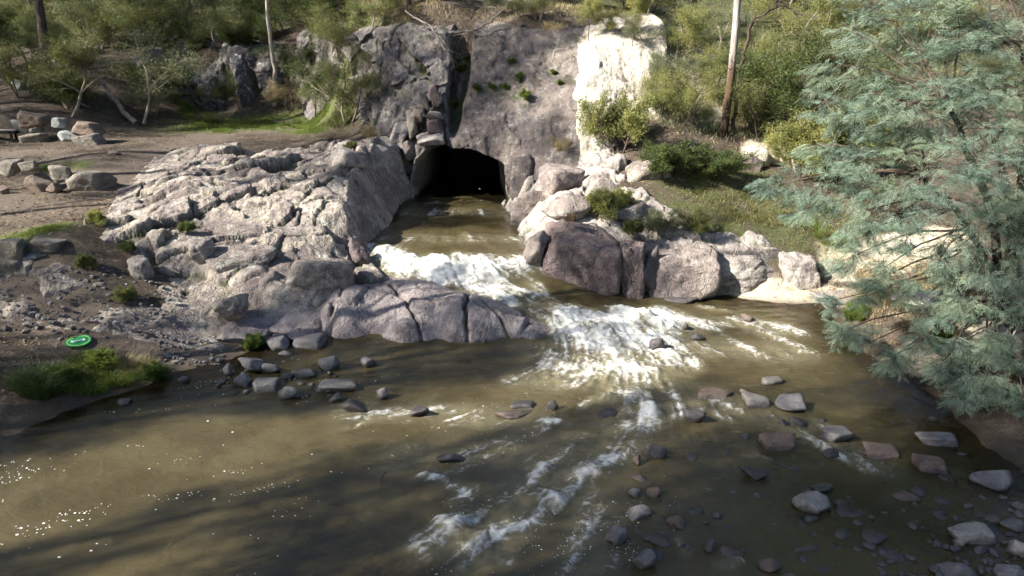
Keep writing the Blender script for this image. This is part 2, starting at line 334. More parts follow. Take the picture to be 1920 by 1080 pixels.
xs = axis((-160, 8), (-48, 2), (-30, .35), (-20, .16), (-4, .19), (16, .4), (32, 2), (50, 8), 160)
ys = axis((-160, 10), (-40, 2), (0, .6), (10, .15), (34, .19), (48, .4), (62, 1.6), (90, 6), 190)
X, Y = np.meshgrid(xs, ys); Zg = G(X, Y)
grassm = np.zeros_like(X); pathm = np.zeros_like(X); sandm = np.zeros_like(X)
for pts, z, r in [([(400, 232), (520, 228), (640, 232)], 3.8, 2.4), ([(0, 432), (100, 432)], 2.45, .6), ([(150, 300), (110, 298)], 3.4, .35)]:
    grassm = np.maximum(grassm, blob(X, Y, pz(pts, z), r))
for pts, y, r in [([(1330, 400), (1450, 420), (1530, 430)], 23.3, 1.7), ([(1280, 340), (1420, 350)], 25.2, 1.4), ([(1150, 20), (1120, 30)], 38, 2.0), ([(1500, 30), (1700, 20), (1300, 30)], 41, 4.5), ([(1450, 120), (1700, 120), (1900, 100)], 35, 4)]:
    grassm = np.maximum(grassm, .7 * blob(X, Y, [tuple(on_y(u, v, y)[:2]) for u, v in pts], r))
grassm = np.maximum(grassm, 0.55 * sstep(46, 52, Y) * sstep(-.1, .35, fbm(X * .2, Y * .2, seed=21)))
pathm = np.maximum(pathm, blob(X, Y, pz([(-150, 285), (60, 282), (170, 300), (250, 320), (300, 280), (420, 250), (540, 250)], 3.5), 1.0))
pathm = np.maximum(pathm, blob(X, Y, pz([(-100, 380), (60, 390), (200, 390)], 2.5), 1.3))
pathm = np.maximum(pathm, blob(X, Y, pz([(380, 655), (250, 640), (120, 620), (-100, 600)], .5), 1.0))
for pts, y, r in [([(1230, 130), (1300, 160), (1290, 215)], 30, 1.5), ([(1250, 70), (1400, 110)], 33, 1.6), ([(1420, 280), (1440, 270)], 27.5, .7), ([(1600, 470), (1760, 440)], 21.5, 1.1)]:
    sandm = np.maximum(sandm, blob(X, Y, [tuple(on_y(u, v, y)[:2]) for u, v in pts], r))
sandm = np.maximum(sandm, blob(X, Y, pz([(1390, 552), (1480, 562), (1560, 565)], .1), .7))
sandm = np.maximum(sandm, blob(X, Y, pz([(1750, 650), (1830, 640)], .6), .9))
Xc = .5 * (X[:-1, :-1] + X[1:, 1:]); Yc = .5 * (Y[:-1, :-1] + Y[1:, 1:])
cut = (Xc > -5.0) & (Xc < .6) & (Yc > 28.6) & (Yc < 34.2)
k = N('earth'); P = k.pos()
n1 = k.noise(P, 0.8, 6, .65); n2 = k.noise(P, 5.0, 6, .7); n3 = k.noise(P, 30, 4, .65)
c = k.mix(k.step(n1, .38, .62), (0.045, 0.034, 0.026), (0.085, 0.065, 0.049))
c = k.mix(k.math('MULTIPLY', k.step(n2, .50, .70), .7), c, (0.20, 0.165, 0.12))
c = k.mix(k.math('MULTIPLY', k.step(n3, .54, .70), .7), c, (0.26, 0.22, 0.165))
c = k.mix(k.math('MULTIPLY', k.step(n3, .46, .30), .7), c, (0.03, 0.024, 0.02))
pf = k.math('MULTIPLY', k.attr('path'), k.step(n2, .25, .5))
c = k.mix(k.math('MULTIPLY', pf, .85), c, k.mix(n3, (0.085, 0.067, 0.053), (0.17, 0.138, 0.11)))
c = k.mix(k.math('MULTIPLY', k.step(k.math('ADD', k.attr('sand'), k.math('MULTIPLY', k.math('SUBTRACT', n1, .5), 1.6)), .35, .75), k.step(n2, .2, .5)), c, k.mix(n2, (0.40, 0.34, 0.25), (0.52, 0.47, 0.37)))
gf = k.math('MULTIPLY', k.attr('grass'), k.step(k.noise(P, 2.2, 6, .7), .34, .56))
c = k.mix(gf, c, k.mix(n2, (0.055, 0.078, 0.022), (0.115, 0.13, 0.042)))
sep = k.n('ShaderNodeSeparateXYZ'); k.L(P, sep.inputs[0])
wf = k.step(sep.outputs[2], .16, .02)
c = k.mix(k.math('MULTIPLY', wf, .6), c, (0.05, 0.036, 0.022))
nrm = k.bump(k.math('ADD', k.math('MULTIPLY', n2, .7), k.math('MULTIPLY', n3, .5)), 1.0, .06)
M['earth'] = k.fin(k.bsdf(c, k.math('SUBTRACT', .95, k.math('MULTIPLY', wf, .5)), .2, nrm))
me = mesh_np('ground', np.stack([X, Y, Zg], -1).reshape(-1, 3), grid_faces(len(xs), len(ys), ~cut), True, {'grass': grassm, 'path': pathm, 'sand': sandm})
tag(ob('ground', me, M['earth']), kind='structure')

# ------------------------------------------------------------------ river surface
wp = []
for x, y, z in [(-2.2, 31, 1.28), (-2.2, 36, 1.3), (-2.2, 46, 1.32), (-4.8, 28, 1.25), (0, 28, 1.25), (-5, 25, 1.22), (0, 25, 1.22), (-2.5, 25, 1.22), (-4.6, 22, 1.2), (-2.5, 22, 1.18), (.3, 22, 1.16), (-4.4, 21.15, 1.12), (-3.2, 21.0, 1.1), (-2, 20.95, 1.10), (-1, 20.85, 1.08), (.4, 20.7, 1.05),
                (-3.9, 20.7, .85), (-2.6, 20.35, .72), (-1.5, 20.3, .66), (-.6, 20.2, .62), (.3, 20.1, .58), (-3.4, 20.2, .72), (-1.8, 19.8, .66), (-.3, 19.5, .56), (.6, 19.2, .46), (1.2, 19.6, .44), (1.0, 18.6, .32), (2.0, 18.9, .26), (1.7, 17.9, .14), (2.6, 18.3, .22), (2.5, 17.4, .03), (3.3, 17.8, .06),
                (3.4, 19.3, .05), (5, 19.5, .03), (6, 20.5, .03), (4, 17, 0), (2.6, 16.4, 0), (1.2, 16.9, 0), (0, 16.5, 0), (-2, 16.4, 0), (-5, 15.6, 0), (-9, 13, 0), (-5, 10, 0), (0, 10, 0), (5, 10, 0), (9, 10, 0), (9, 15, 0), (9, 19, 0), (0, 13, 0), (4, 14, 0), (0, 5, 0), (-10, 0, 0), (9, 0, 0), (0, -20, 0), (-20, -20, 0), (-20, 10, 0), (-10, 18, 0), (15, 20, 0), (0, -60, 0), (-30, -60, 0)]: wp.append((x, y, z))
wp = np.array(wp); WB = RBF(wp[:, :2], wp[:, 2], 0.0)
# whitewater: polylines in the photograph laid on the water plane, (pixels, height of the plane, half width in m, strength)
FOAM = [([(1075, 600), (1130, 610), (1190, 590), (1250, 600)], .12, .5, 1.25), ([(1090, 640), (1150, 630), (1230, 630)], .08, .4, 1.2), ([(720, 505), (820, 515), (960, 515)], .7, .25, 1.0), ([(1050, 690), (1120, 700), (1230, 700)], 0, .2, .95), ([(1170, 690), (1200, 760), (1150, 840), (1050, 890), (950, 960), (900, 1000)], 0, .6, .34), ([(1040, 660), (1300, 650), (1480, 660)], 0, .6, .40), ([(1000, 700), (1250, 720)], 0, .6, .38), ([(760, 860), (1000, 850), (1150, 830)], 0, .5, .34), ([(1330, 740), (1500, 800), (1640, 870)], 0, .35, .38), ([(1250, 620), (1400, 600), (1500, 620)], 0, .35, .45), ([(650, 770), (800, 770), (1000, 790)], 0, .4, .36), ([(1120, 960), (1100, 1060)], 0, .4, .33), ([(740, 400), (930, 400)], 1.22, .7, .34), ([(740, 450), (960, 450)], 1.2, .5, .36), ([(870, 872), (890, 850)], 0, .04, .5), ([(1530, 800), (1570, 815)], 0, .08, .8), ([(1620, 862), (1590, 850)], 0, .08, .6), ([(1400, 850), (1450, 856)], 0, .05, .6), ([(1335, 745), (1390, 775)], 0, .1, .7), ([(1180, 700), (1260, 740)], 0, .14, .8), ([(1100, 760), (1120, 745), (1180, 745)], 0, .08, .8), ([(1100, 1000), (1130, 980)], 0, .06, .5), ([(1270, 1010), (1300, 1030)], 0, .06, .5), ([(1790, 880), (1830, 900)], 0, .05, .5), ([(696, 486), (740, 492), (800, 497), (850, 500)], .9, .16, .9), ([(700, 492), (760, 510), (850, 518), (930, 512), (995, 506)], .75, .42, 1.05), ([(850, 496), (930, 500), (990, 500)], .85, .16, .9), ([(740, 520), (820, 528), (900, 540), (960, 555)], .6, .34, .95), ([(900, 525), (990, 550)], .6, .3, .8),
        ([(960, 558), (1020, 585), (1060, 610)], .4, .22, .75), ([(1000, 548), (1060, 575), (1120, 592)], .4, .16, .55), ([(1060, 612), (1110, 640), (1170, 652)], .1, .45, 1.0), ([(1080, 612), (1140, 606), (1200, 585), (1250, 583)], .15, .42, .95), ([(1200, 590), (1250, 620), (1230, 650)], .05, .40, .95),
        ([(1230, 590), (1300, 598), (1330, 612)], .05, .22, .8), ([(1310, 605), (1400, 612), (1480, 638), (1510, 655)], 0, .2, .52), ([(1380, 595), (1470, 622)], 0, .12, .55), ([(1310, 575), (1370, 585)], 0, .1, .6), ([(1040, 685), (1130, 690), (1220, 685), (1270, 678)], 0, .42, .78), ([(1060, 720), (1150, 712), (1240, 715)], 0, .3, .62),
        ([(1150, 738), (1200, 752), (1222, 785), (1180, 800)], 0, .20, .8), ([(1255, 770), (1310, 765), (1210, 800)], 0, .16, .62), ([(1190, 850), (1130, 860), (1090, 885), (1020, 885)], 0, .24, .66), ([(1020, 870), (1015, 915), (1045, 945)], 0, .13, .95), ([(1050, 940), (990, 935)], 0, .18, .7), ([(1180, 845), (1150, 870)], 0, .14, .85),
        ([(830, 985), (870, 985), (920, 992), (990, 980)], 0, .14, .85), ([(860, 1010), (900, 1015)], 0, .26, .72), ([(800, 893), (840, 908), (872, 935)], 0, .09, .85), ([(880, 1060), (940, 1050)], 0, .16, .6), ([(690, 770), (720, 765)], 0, .1, .7), ([(660, 800), (690, 775)], 0, .06, .6), ([(805, 775), (800, 770)], 0, .1, .6),
        ([(1560, 850), (1600, 860), (1620, 880)], 0, .12, .66), ([(1520, 795), (1550, 810)], 0, .1, .66), ([(1735, 880), (1780, 890)], 0, .08, .55), ([(1330, 770), (1370, 790)], 0, .12, .5), ([(1000, 790), (1080, 800)], 0, .12, .5), ([(930, 825), (950, 830)], 0, .08, .6), ([(780, 1010), (800, 1040)], 0, .1, .5), ([(1360, 1060), (1390, 1050)], 0, .1, .4),
        ([(1180, 660), (1260, 660)], 0, .3, .8), ([(1030, 655), (1080, 665), (1150, 672)], 0, .22, .72), ([(950, 705), (1000, 715)], 0, .12, .5), ([(800, 385), (830, 382)], 1.22, .2, .45), ([(870, 440), (880, 450)], 1.2, .14, .5), ([(790, 372), (940, 380)], 1.25, .12, .35), ([(720, 490), (690, 482)], .95, .16, .9), ([(1700, 835), (1660, 840)], 0, .05, .3), ([(560, 715), (575, 700)], 0, .05, .3)]
FP = np.array([(-2.2, 30, 0, -1), (-2.4, 24, 0, -1), (-2, 21, .15, -1), (-1.5, 20.2, .6, -.8), (0, 19.4, .8, -.6), (1.2, 18.6, .7, -.7), (2.5, 17.4, .45, -.9), (4, 19, .9, -.3), (6, 19, .8, -.5), (7.5, 17, .2, -1), (3.5, 15.5, .1, -1), (2.5, 13.5, -.2, -1), (5.5, 14, .1, -1), (0, 15, -.7, -.7), (1.5, 11.5, -.45, -.9), (5, 10.5, .3, -.95), (8, 10, .45, -.9),
               (-1, 10, -.7, -.7), (-4, 14, -.95, -.3), (-4, 10, -.9, -.45), (-8, 11, -.92, -.4), (-7, 8, -.85, -.5), (0, 7, -.5, -.85), (4, 7, .1, -1), (-10, 5, -.6, -.8), (-2, 16.2, -.9, -.2)])
FXr = RBF(FP[:, :2], FP[:, 2], .3); FYr = RBF(FP[:, :2], FP[:, 3], .3)
LX0, LY0, LST = -13.0, 6.8, .045
lx = np.arange(LX0, 10.2, LST); ly = np.arange(LY0, 31.2, LST)
cXg, cYg = np.meshgrid(lx[::8], ly[::8]); cfx = FXr(cXg, cYg); cfy = FYr(cXg, cYg)
iy = np.clip(np.arange(len(ly)) // 8, 0, cfx.shape[0] - 1); ix = np.clip(np.arange(len(lx)) // 8, 0, cfx.shape[1] - 1)
lfx = boxblur(cfx[np.ix_(iy, ix)], 8); lfy = boxblur(cfy[np.ix_(iy, ix)], 8); nn = np.hypot(lfx, lfy) + 1e-6; lfx /= nn; lfy /= nn
def lic(A, n, st=1.0):
    H_, W_ = A.shape; J, I = np.meshgrid(np.arange(W_, dtype=float), np.arange(H_, dtype=float)); out = A.copy(); wt = np.ones_like(A)
    for sg in (1, -1):
        x = J.copy(); y = I.copy()
        for q in range(n):
            xi = np.clip(x, 0, W_ - 1).astype(int); yi = np.clip(y, 0, H_ - 1).astype(int)
            x = x + sg * st * lfx[yi, xi]; y = y + sg * st * lfy[yi, xi]
            xi = np.clip(np.rint(x), 0, W_ - 1).astype(int); yi = np.clip(np.rint(y), 0, H_ - 1).astype(int)
            w = 1 - q / n; out += w * A[yi, xi]; wt += w
    return out / wt
_lr = np.random.default_rng(9)
LXg, LYg = np.meshgrid(lx, ly)
st1 = lic(_lr.random(LXg.shape), 16); st1 = (st1 - st1.mean()) / st1.std()
st2 = lic(boxblur(_lr.random(LXg.shape), 3), 34); st2 = (st2 - st2.mean()) / st2.std()
def foam_mask(x, y):
    f = np.zeros(x.shape)
    wx = x + .22 * fbm(x * 1.6, y * 1.6, seed=51, octv=3); wy = y + .22 * fbm(x * 1.6, y * 1.6, seed=52, octv=3)
    for pts, z, r, s in FOAM:
        q = pz(pts, z); qa = np.array(q)
        m = (x > qa[:, 0].min() - 3 * r - .5) & (x < qa[:, 0].max() + 3 * r + .5) & (y > qa[:, 1].min() - 3 * r - .5) & (y < qa[:, 1].max() + 3 * r + .5)
        if not m.any(): continue
        f[m] = np.maximum(f[m], s * blob(wx[m], wy[m], q, r * 1.15, .75))
    return f
lfoam = foam_mask(LXg, LYg); lfoam = np.maximum(.92 * lfoam, lic(lfoam, 9) * .98)
def samp(A, x, y):
    j = np.clip((x - LX0) / LST, 0, len(lx) - 1.001); i = np.clip((y - LY0) / LST, 0, len(ly) - 1.001); j0 = j.astype(int); i0 = i.astype(int); fj = j - j0; fi = i - i0
    return (A[i0, j0] * (1 - fj) + A[i0, j0 + 1] * fj) * (1 - fi) + (A[i0 + 1, j0] * (1 - fj) + A[i0 + 1, j0 + 1] * fj) * fi
wxs = axis((-60, 4), (-24, .8), (-13, .065), (-6, .045), (5.5, .06), (10, .2), 14)
wys = axis((-90, 5), (-20, 1), (5, .15), (7.4, .043), (12, .049), (21.4, .085), (31, .4), 47)
X, Y = np.meshgrid(wxs, wys)
inb = (X > LX0) & (X < 10) & (Y > LY0) & (Y < 31)
foam = np.where(inb, samp(lfoam, X, Y), 0); str1 = np.where(inb, samp(st1, X, Y), 0); str2 = np.where(inb, samp(st2, X, Y), 0)
Zw = WB(X, Y)
rap = sstep(.08, .6, foam)
chan = sstep(20.9, 21.6, Y) * (np.abs(X + 2.4) < 4)
Zw = Zw + 0.012 * fbm(X * 1.1 + .4 * Y, Y * 1.3, seed=31, octv=3) + 0.006 * fbm(X * 3.3, Y * 4.1, seed=32, octv=3) + chan * .03 * fbm(X * 1.5, Y * 1.2, seed=33, octv=3)
Zw = Zw + rap * (0.07 * fbm(X * 1.7, Y * 2.1, seed=34, octv=3) + .16 * sstep(.45, .95, foam) * (.55 - np.abs(fbm(X * 1.5 + .4 * Y, Y * 2.4, seed=37, octv=3))) + 0.04 * fbm(X * 6, Y * 6, seed=35, octv=3) + .012 * fbm(X * 17, Y * 17, seed=38, octv=2))
Zw = Zw + .0035 * str2 + rap * (.012 * str2 + .006 * str1)
ridg = 1 - np.abs(fbm(X * .9 + .3 * Y, Y * 2.3, seed=36, octv=2))
Zw = Zw + sstep(.55, .95, ridg) * .035 * sstep(10, 14, Y) * sstep(-1, 2, X) * sstep(9, 6, X)
# standing waves under the crest and the main boil
for (u, v, z, rx, ry, h) in [(900, 520, .7, .9, .28, .13), (800, 505, .8, .7, .22, .10), (1130, 625, .1, .6, .5, .22), (1215, 600, .1, .55, .42, .22), (1040, 590, .35, .6, .25, .08), (1170, 690, 0, .8, .35, .10), (1160, 578, .25, .35, .22, .12), (1020, 930, 0, .3, .25, .09), (870, 1000, 0, .4, .25, .08), (1215, 770, 0, .35, .3, .09), (1080, 880, 0, .5, .25, .07)]:
    p = on_z(u, v, z); Zw = Zw + h * np.exp(-((X - p[0]) / rx) ** 2 - ((Y - p[1]) / ry) ** 2) * (1 + .5 * fbm(X * 4, Y * 4, seed=41, octv=3))
depth = Zw - G(X, Y)
keepw = (.25 * (depth[:-1, :-1] + depth[1:, :-1] + depth[:-1, 1:] + depth[1:, 1:]) > -.35) | ((np.abs(X[1:, 1:] + 2.2) < 2.9) & (Y[1:, 1:] > 21.5))
k = N('river_water'); P = k.pos()
fo = k.attr('foam'); shal = k.attr('shallow')
sA = k.attr('streak'); sB = k.attr('band'); s2 = k.noise(P, 3.4, 4, .60, 1.6)
pat = k.math('ADD', k.math('MULTIPLY', sA, .15), k.math('ADD', k.math('MULTIPLY', sB, .16), k.math('MULTIPLY', k.math('SUBTRACT', s2, .5), 1.6)))
ff = k.math('MULTIPLY', k.math('MULTIPLY', k.step(k.math('ADD', fo, pat), .42, 1.25), .92), k.step(fo, .04, .35))
# bubbles drifting in lines
sil = k.noise(P, .55, 4, .6)
tur = k.mix(k.step(sil, .35, .65), (0.048, 0.038, 0.018), (0.074, 0.060, 0.030))
tur = k.mix(k.math('MULTIPLY', k.step(fo, .0, .5), .6), tur, (0.15, 0.135, 0.085))
rip = k.noise(P, 3.0, 4, .6, .9); rip3 = k.noise(P, .9, 2, .5, .6); rip2 = k.noise(k.mp(P, (1, 1.7, 1), (0, 0, .5)), 9.5, 2, .5, .5)
hh = k.math('ADD', k.math('ADD', k.math('MULTIPLY', rip, .5), k.math('MULTIPLY', rip2, .16)), k.math('ADD', k.math('MULTIPLY', rip3, .5), k.math('ADD', k.math('MULTIPLY', sB, .05), k.math('MULTIPLY', sA, .02))))
nrm = k.bump(hh, .48, .10)
body = k.bsdf(tur, .07, .5, nrm, IOR=1.33)
tr = k.n('ShaderNodeBsdfTransparent'); tr.inputs[0].default_value = (.62, .48, .28, 1)
gl = k.n('ShaderNodeBsdfGlossy'); gl.inputs['Roughness'].default_value = .07; k.L(nrm, gl.inputs['Normal'])
fr = k.n('ShaderNodeFresnel'); fr.inputs['IOR'].default_value = 1.33; k.L(nrm, fr.inputs['Normal'])
clear = k.n('ShaderNodeMixShader'); k.L(fr.outputs[0], clear.inputs[0]); k.L(tr.outputs[0], clear.inputs[1]); k.L(gl.outputs[0], clear.inputs[2])
m1 = k.n('ShaderNodeMixShader'); k.L(k.math('MULTIPLY', shal, .85), m1.inputs[0]); k.L(body, m1.inputs[1]); k.L(clear.outputs[0], m1.inputs[2])
fcol = k.mix(s2, (.52, .51, .47), (.74, .74, .72))
fn = k.bump(k.math('ADD', s2, k.math('MULTIPLY', sA, .10)), .55, .09)
fb = k.bsdf(fcol, .65, .3, fn)
m2 = k.n('ShaderNodeMixShader'); k.L(ff, m2.inputs[0]); k.L(m1.outputs[0], m2.inputs[1]); k.L(fb, m2.inputs[2])
M['water'] = k.fin(m2.outputs[0])
me = mesh_np('river', np.stack([X, Y, Zw], -1).reshape(-1, 3), grid_faces(len(wxs), len(wys), keepw), True, {'foam': foam, 'shallow': 1 - sstep(.05, .42, depth), 'streak': str1, 'band': str2})
tag(ob('river', me, M['water']), kind='structure')
def W(x, y): return float(WB(np.array([x]), np.array([y]))[0])

# ------------------------------------------------------------------ rocky outcrop, left bank
op = []
for u, v, z in [(0, 540, 1.5), (60, 520, 1.6), (0, 590, 1.15), (100, 606, .9), (200, 618, .8), (200, 590, 1.0), (100, 560, 1.35), (300, 628, .5), (300, 590, .9), (400, 645, .25), (480, 645, .12), (560, 652, -.1), (700, 658, -.2), (830, 662, -.2),
                (150, 430, 2.4), (230, 330, 3.2), (330, 270, 3.6), (450, 272, 3.55), (600, 268, 3.65), (690, 285, 3.6), (250, 420, 2.55), (300, 380, 2.85), (400, 330, 3.1), (500, 320, 3.25), (600, 310, 3.35), (655, 330, 3.15), (640, 380, 2.7), (500, 400, 2.4), (400, 420, 2.3),
                (300, 460, 2.0), (200, 500, 1.6), (110, 500, 1.7), (600, 430, 2.05), (640, 450, 1.7), (685, 470, 1.25), (550, 480, 1.6), (450, 500, 1.5), (350, 530, 1.25), (250, 550, 1.1), (480, 560, .95), (600, 520, 1.2), (665, 505, .95), (560, 590, .6), (400, 590, .7), (660, 580, .55), (700, 540, .75)]:
    op.append(tuple(on_z(u, v, z)))
op += [(-5.6, 22.5, 2.5), (-5.6, 24, 3.1), (-5.9, 25.5, 3.4), (-5.7, 27.2, 3.6), (-5.5, 29.2, 3.7), (-6.5, 30.5, 3.7), (-9, 31, 3.5), (-14, 30, 3.4), (-4.4, 21.3, 1.1), (-4.1, 20.5, .9)]
op = np.array(op); OB = RBF(op[:, :2], op[:, 2], 0.0)
opoly = pz([(-60, 600), (-40, 545), (60, 518), (95, 480), (130, 432)], 1.5)[:3] + [tuple(on_z(u, v, z)[:2]) for u, v, z in [(110, 470, 1.9), (140, 432, 2.4), (200, 400, 2.6), (215, 330, 3.2), (290, 283, 3.5), (340, 266, 3.6), (600, 262, 3.65)]] + [(-6.2, 30.8), (-5.2, 30.3), (-5.15, 28), (-5.3, 24.5), (-5.0, 22.6), (-4.3, 21.4), (-3.7, 20.6), (-3.2, 19.4), (-1.6, 17.4), (-2.2, 16.7)] + [tuple(on_z(u, v, z)[:2]) for u, v, z in [(700, 652, 0), (560, 645, .05), (460, 648, .15), (400, 655, .2), (300, 640, .45), (200, 626, .6), (100, 620, .75), (0, 612, .85)]]
def seg_dist(x, y, poly):
    d = np.full(x.shape, 1e9); n = len(poly)
    for i in range(n):
        x1, y1 = poly[i]; x2, y2 = poly[(i + 1) % n]; dx, dy = x2 - x1, y2 - y1
        t = np.clip(((x - x1) * dx + (y - y1) * dy) / (dx * dx + dy * dy + 1e-9), 0, 1)
        d = np.minimum(d, np.hypot(x - x1 - t * dx, y - y1 - t * dy))
    return d
oxs = np.arange(-14.5, -1.0, .042); oys = np.arange(15.2, 31.4, .046)
X, Y = np.meshgrid(oxs, oys)
ins = inside(opoly, X, Y); sd = np.where(ins, 1, -1) * seg_dist(X, Y, opoly)
def outcrop_disp(X, Y):
    # strata run up to the left: blocks longer along that line
    a = R(28); U = X * math.cos(a) + Y * math.sin(a); V = -X * math.sin(a) + Y * math.cos(a)
    low = sstep(20.5, 18.5, Y) * sstep(-9.5, -8, X)           # smoother water worn rock near the river
    d = blocks(U, V, 61, 2.3, 1.35, .24, .36, .03, .7, .10, .045) * (1 - .35 * low)
    d = d + blocks(U + 3, V, 62, .95, .6, .07, .15, .04, .9, .10, .05) * (1 - .6 * low)
    d = d + blocks(U, V + 2, 63, .42, .26, .010, .022, .07, .8) * (1 - .85 * low)
    d = d + .08 * fbm(X * 2.2, Y * 2.2, seed=64, octv=4) + .022 * fbm(X * 9, Y * 9, seed=65, octv=3) * (1 - .6 * low) - .07 * (1 - low) * np.abs(fbm(U * 1.2, V * 2.6, seed=68, octv=3))
    return d
Zo = OB(X, Y) + outcrop_disp(X, Y) * sstep(-.2, .5, sd)
Zo = Zo + np.where(sd < .35, (sd - .35) * 1.6, 0)
land = opoly[:10]; land2 = opoly[-6:] + opoly[:1]
ld = np.minimum(*[np.min([seg_dist(X, Y, [a, b]) for a, b in zip(q[:-1], q[1:])], axis=0) for q in (land, land2)])
lt = sstep(-.05, 2.3, ld) * ins + 0.0
Zo = np.where(ld < 2.4, (G(X, Y) - .06 * (1 - ins)) * (1 - lt) + Zo * lt + ins * (1 - lt) * .5 * np.maximum(outcrop_disp(X, Y), 0), Zo)
Zo = np.maximum(Zo, -.9)
ocrev = crevice(Zo, 9, .11)  # strong setting: part of this darkening is painted crevice shadow
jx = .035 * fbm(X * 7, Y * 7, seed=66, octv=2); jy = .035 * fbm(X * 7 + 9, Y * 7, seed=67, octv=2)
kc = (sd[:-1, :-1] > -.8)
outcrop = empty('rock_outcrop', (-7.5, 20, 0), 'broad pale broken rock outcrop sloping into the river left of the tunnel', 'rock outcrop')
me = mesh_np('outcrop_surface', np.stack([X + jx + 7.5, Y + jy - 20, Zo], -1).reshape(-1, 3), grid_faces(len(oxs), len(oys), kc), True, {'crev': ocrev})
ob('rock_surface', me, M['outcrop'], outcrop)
OG = lambda x, y: np.where(inside(opoly, np.asarray(x, float), np.asarray(y, float)), OB(x, y), -9)
# water worn shelf that runs out into the rapids
hp = [(*on_z(u, v, z),) for u, v, z in [(600, 655, -.25), (700, 660, -.25), (830, 664, -.25), (940, 660, -.25), (1045, 652, -.25), (1075, 640, -.2), (720, 518, .62), (800, 522, .6), (880, 540, .5), (950, 566, .38), (1020, 602, .2), (1062, 634, -.05),
      (700, 545, 1.0), (790, 548, .95), (860, 566, .85), (930, 588, .64), (1000, 614, .42), (650, 596, .62), (760, 600, .62), (850, 606, .55), (940, 622, .34), (615, 575, .85), (640, 540, 1.05), (1030, 640, .1), (620, 635, .25), (720, 640, .15), (850, 642, .12), (950, 644, .08)]]
hp = np.array(hp); HB = RBF(hp[:, :2], hp[:, 2], 0.02)
hxs = np.arange(-5.6, 2.2, .04); hys = np.arange(15.9, 20.9, .04); X2, Y2 = np.meshgrid(hxs, hys)
hpoly = [tuple(on_z(u, v, z)[:2]) for u, v, z in [(590, 655, -.2), (700, 660, -.2), (830, 664, -.2), (940, 660, -.2), (1048, 654, -.2), (1085, 640, -.1), (1062, 626, 0), (1020, 598, .25), (950, 562, .4), (880, 536, .52), (800, 516, .62), (715, 512, .65), (640, 525, 1.0), (590, 560, .9), (575, 620, .3)]]
Hs = HB(X2, Y2) + blocks(X2 + .3 * Y2, Y2, 121, 2.0, 1.2, .06, .16, .03, .9) + .06 * fbm(X2 * 1.3, Y2 * 1.3, seed=122, octv=4) + .012 * fbm(X2 * 7, Y2 * 7, seed=123, octv=3)
Hs = Hs + .12 * sstep(.2, -.5, fbm(X2 * .7, Y2 * .9, seed=124, octv=2)) - .04
wX = X2 + .06 * fbm(X2 * 3, Y2 * 3, seed=125, octv=3); wY = Y2 + .06 * fbm(X2 * 3 + 7, Y2 * 3, seed=126, octv=3)
for pts, wdt, dp in [([(884, 570), (872, 605), (880, 650)], .05, .22), ([(720, 560), (770, 600), (800, 628), (835, 652)], .045, .14), ([(905, 592), (950, 612), (975, 640)], .035, .12), ([(625, 600), (612, 650)], .045, .16), ([(690, 575), (770, 590), (870, 600)], .05, .10), ([(655, 560), (640, 600)], .03, .10)]:
    Hs = Hs - dp * blob(wX, wY, pz(pts, .35), wdt, .9)
hsd = np.where(inside(hpoly, X2, Y2), 1, -1) * seg_dist(X2, Y2, hpoly); Hs = Hs + np.where(hsd < .2, (hsd - .2) * 1.5, 0)
ob('water_worn_slab', mesh_np('water_worn_slab', np.stack([X2 + 7.5, Y2 - 20, Hs], -1).reshape(-1, 3), grid_faces(len(hxs), len(hys), hsd[:-1, :-1] > -.6), True, {'crev': crevice(Hs, 6, .12)}), M['slab'], outcrop)
# wall of the channel, facing the water
wy_ = np.arange(20.9, 31.2, .06); wz_ = np.arange(.6, 3.75, .055)
Yw, Zz = np.meshgrid(wy_, wz_)
xb = np.interp(Yw, [20.9, 22, 24, 26, 28, 29.5, 31.2], [-4.45, -4.75, -5.05, -4.95, -4.7, -4.35, -3.95])
top = np.interp(Yw, [20.9, 21.6, 22.6, 24, 26, 27.5, 29.5, 31.2], [1.2, 1.9, 2.5, 3.05, 3.4, 3.6, 3.75, 3.75])
q = np.clip(Zz / top, 0, 1)
zz2 = .6 + (Zz - .6) / (3.7 - .6) * (top - .55)
xw = xb - .75 * ((zz2 - 1.0) / 2.6) ** 1.0 + .9 * blocks(Yw, zz2 * .8, 71, .9, 1.4, .12, .22, .05, .5) + .8 * blocks(Yw + 4, zz2, 72, .35, .5, .05, .09, .07, .5) + .08 * fbm(Yw * 1.5, zz2 * 1.0, seed=73, octv=4)
xw = np.where(zz2 > top - .25, xw - (zz2 - top + .25) * 1.3, xw)
me = mesh_np('channel_wall', np.stack([xw + 7.5, Yw - 20, zz2], -1).reshape(-1, 3), grid_faces(len(wy_), len(wz_))[:, ::-1], True)
M['channel'] = rock_mat('channel_wall_stone', (0.27, 0.24, 0.21), (0.36, 0.325, 0.27), (0.20, 0.175, 0.165), lichen=.5, stain=.45, scale=1.0, wet=1.32)
ob('channel_wall', me, M['channel'], outcrop)

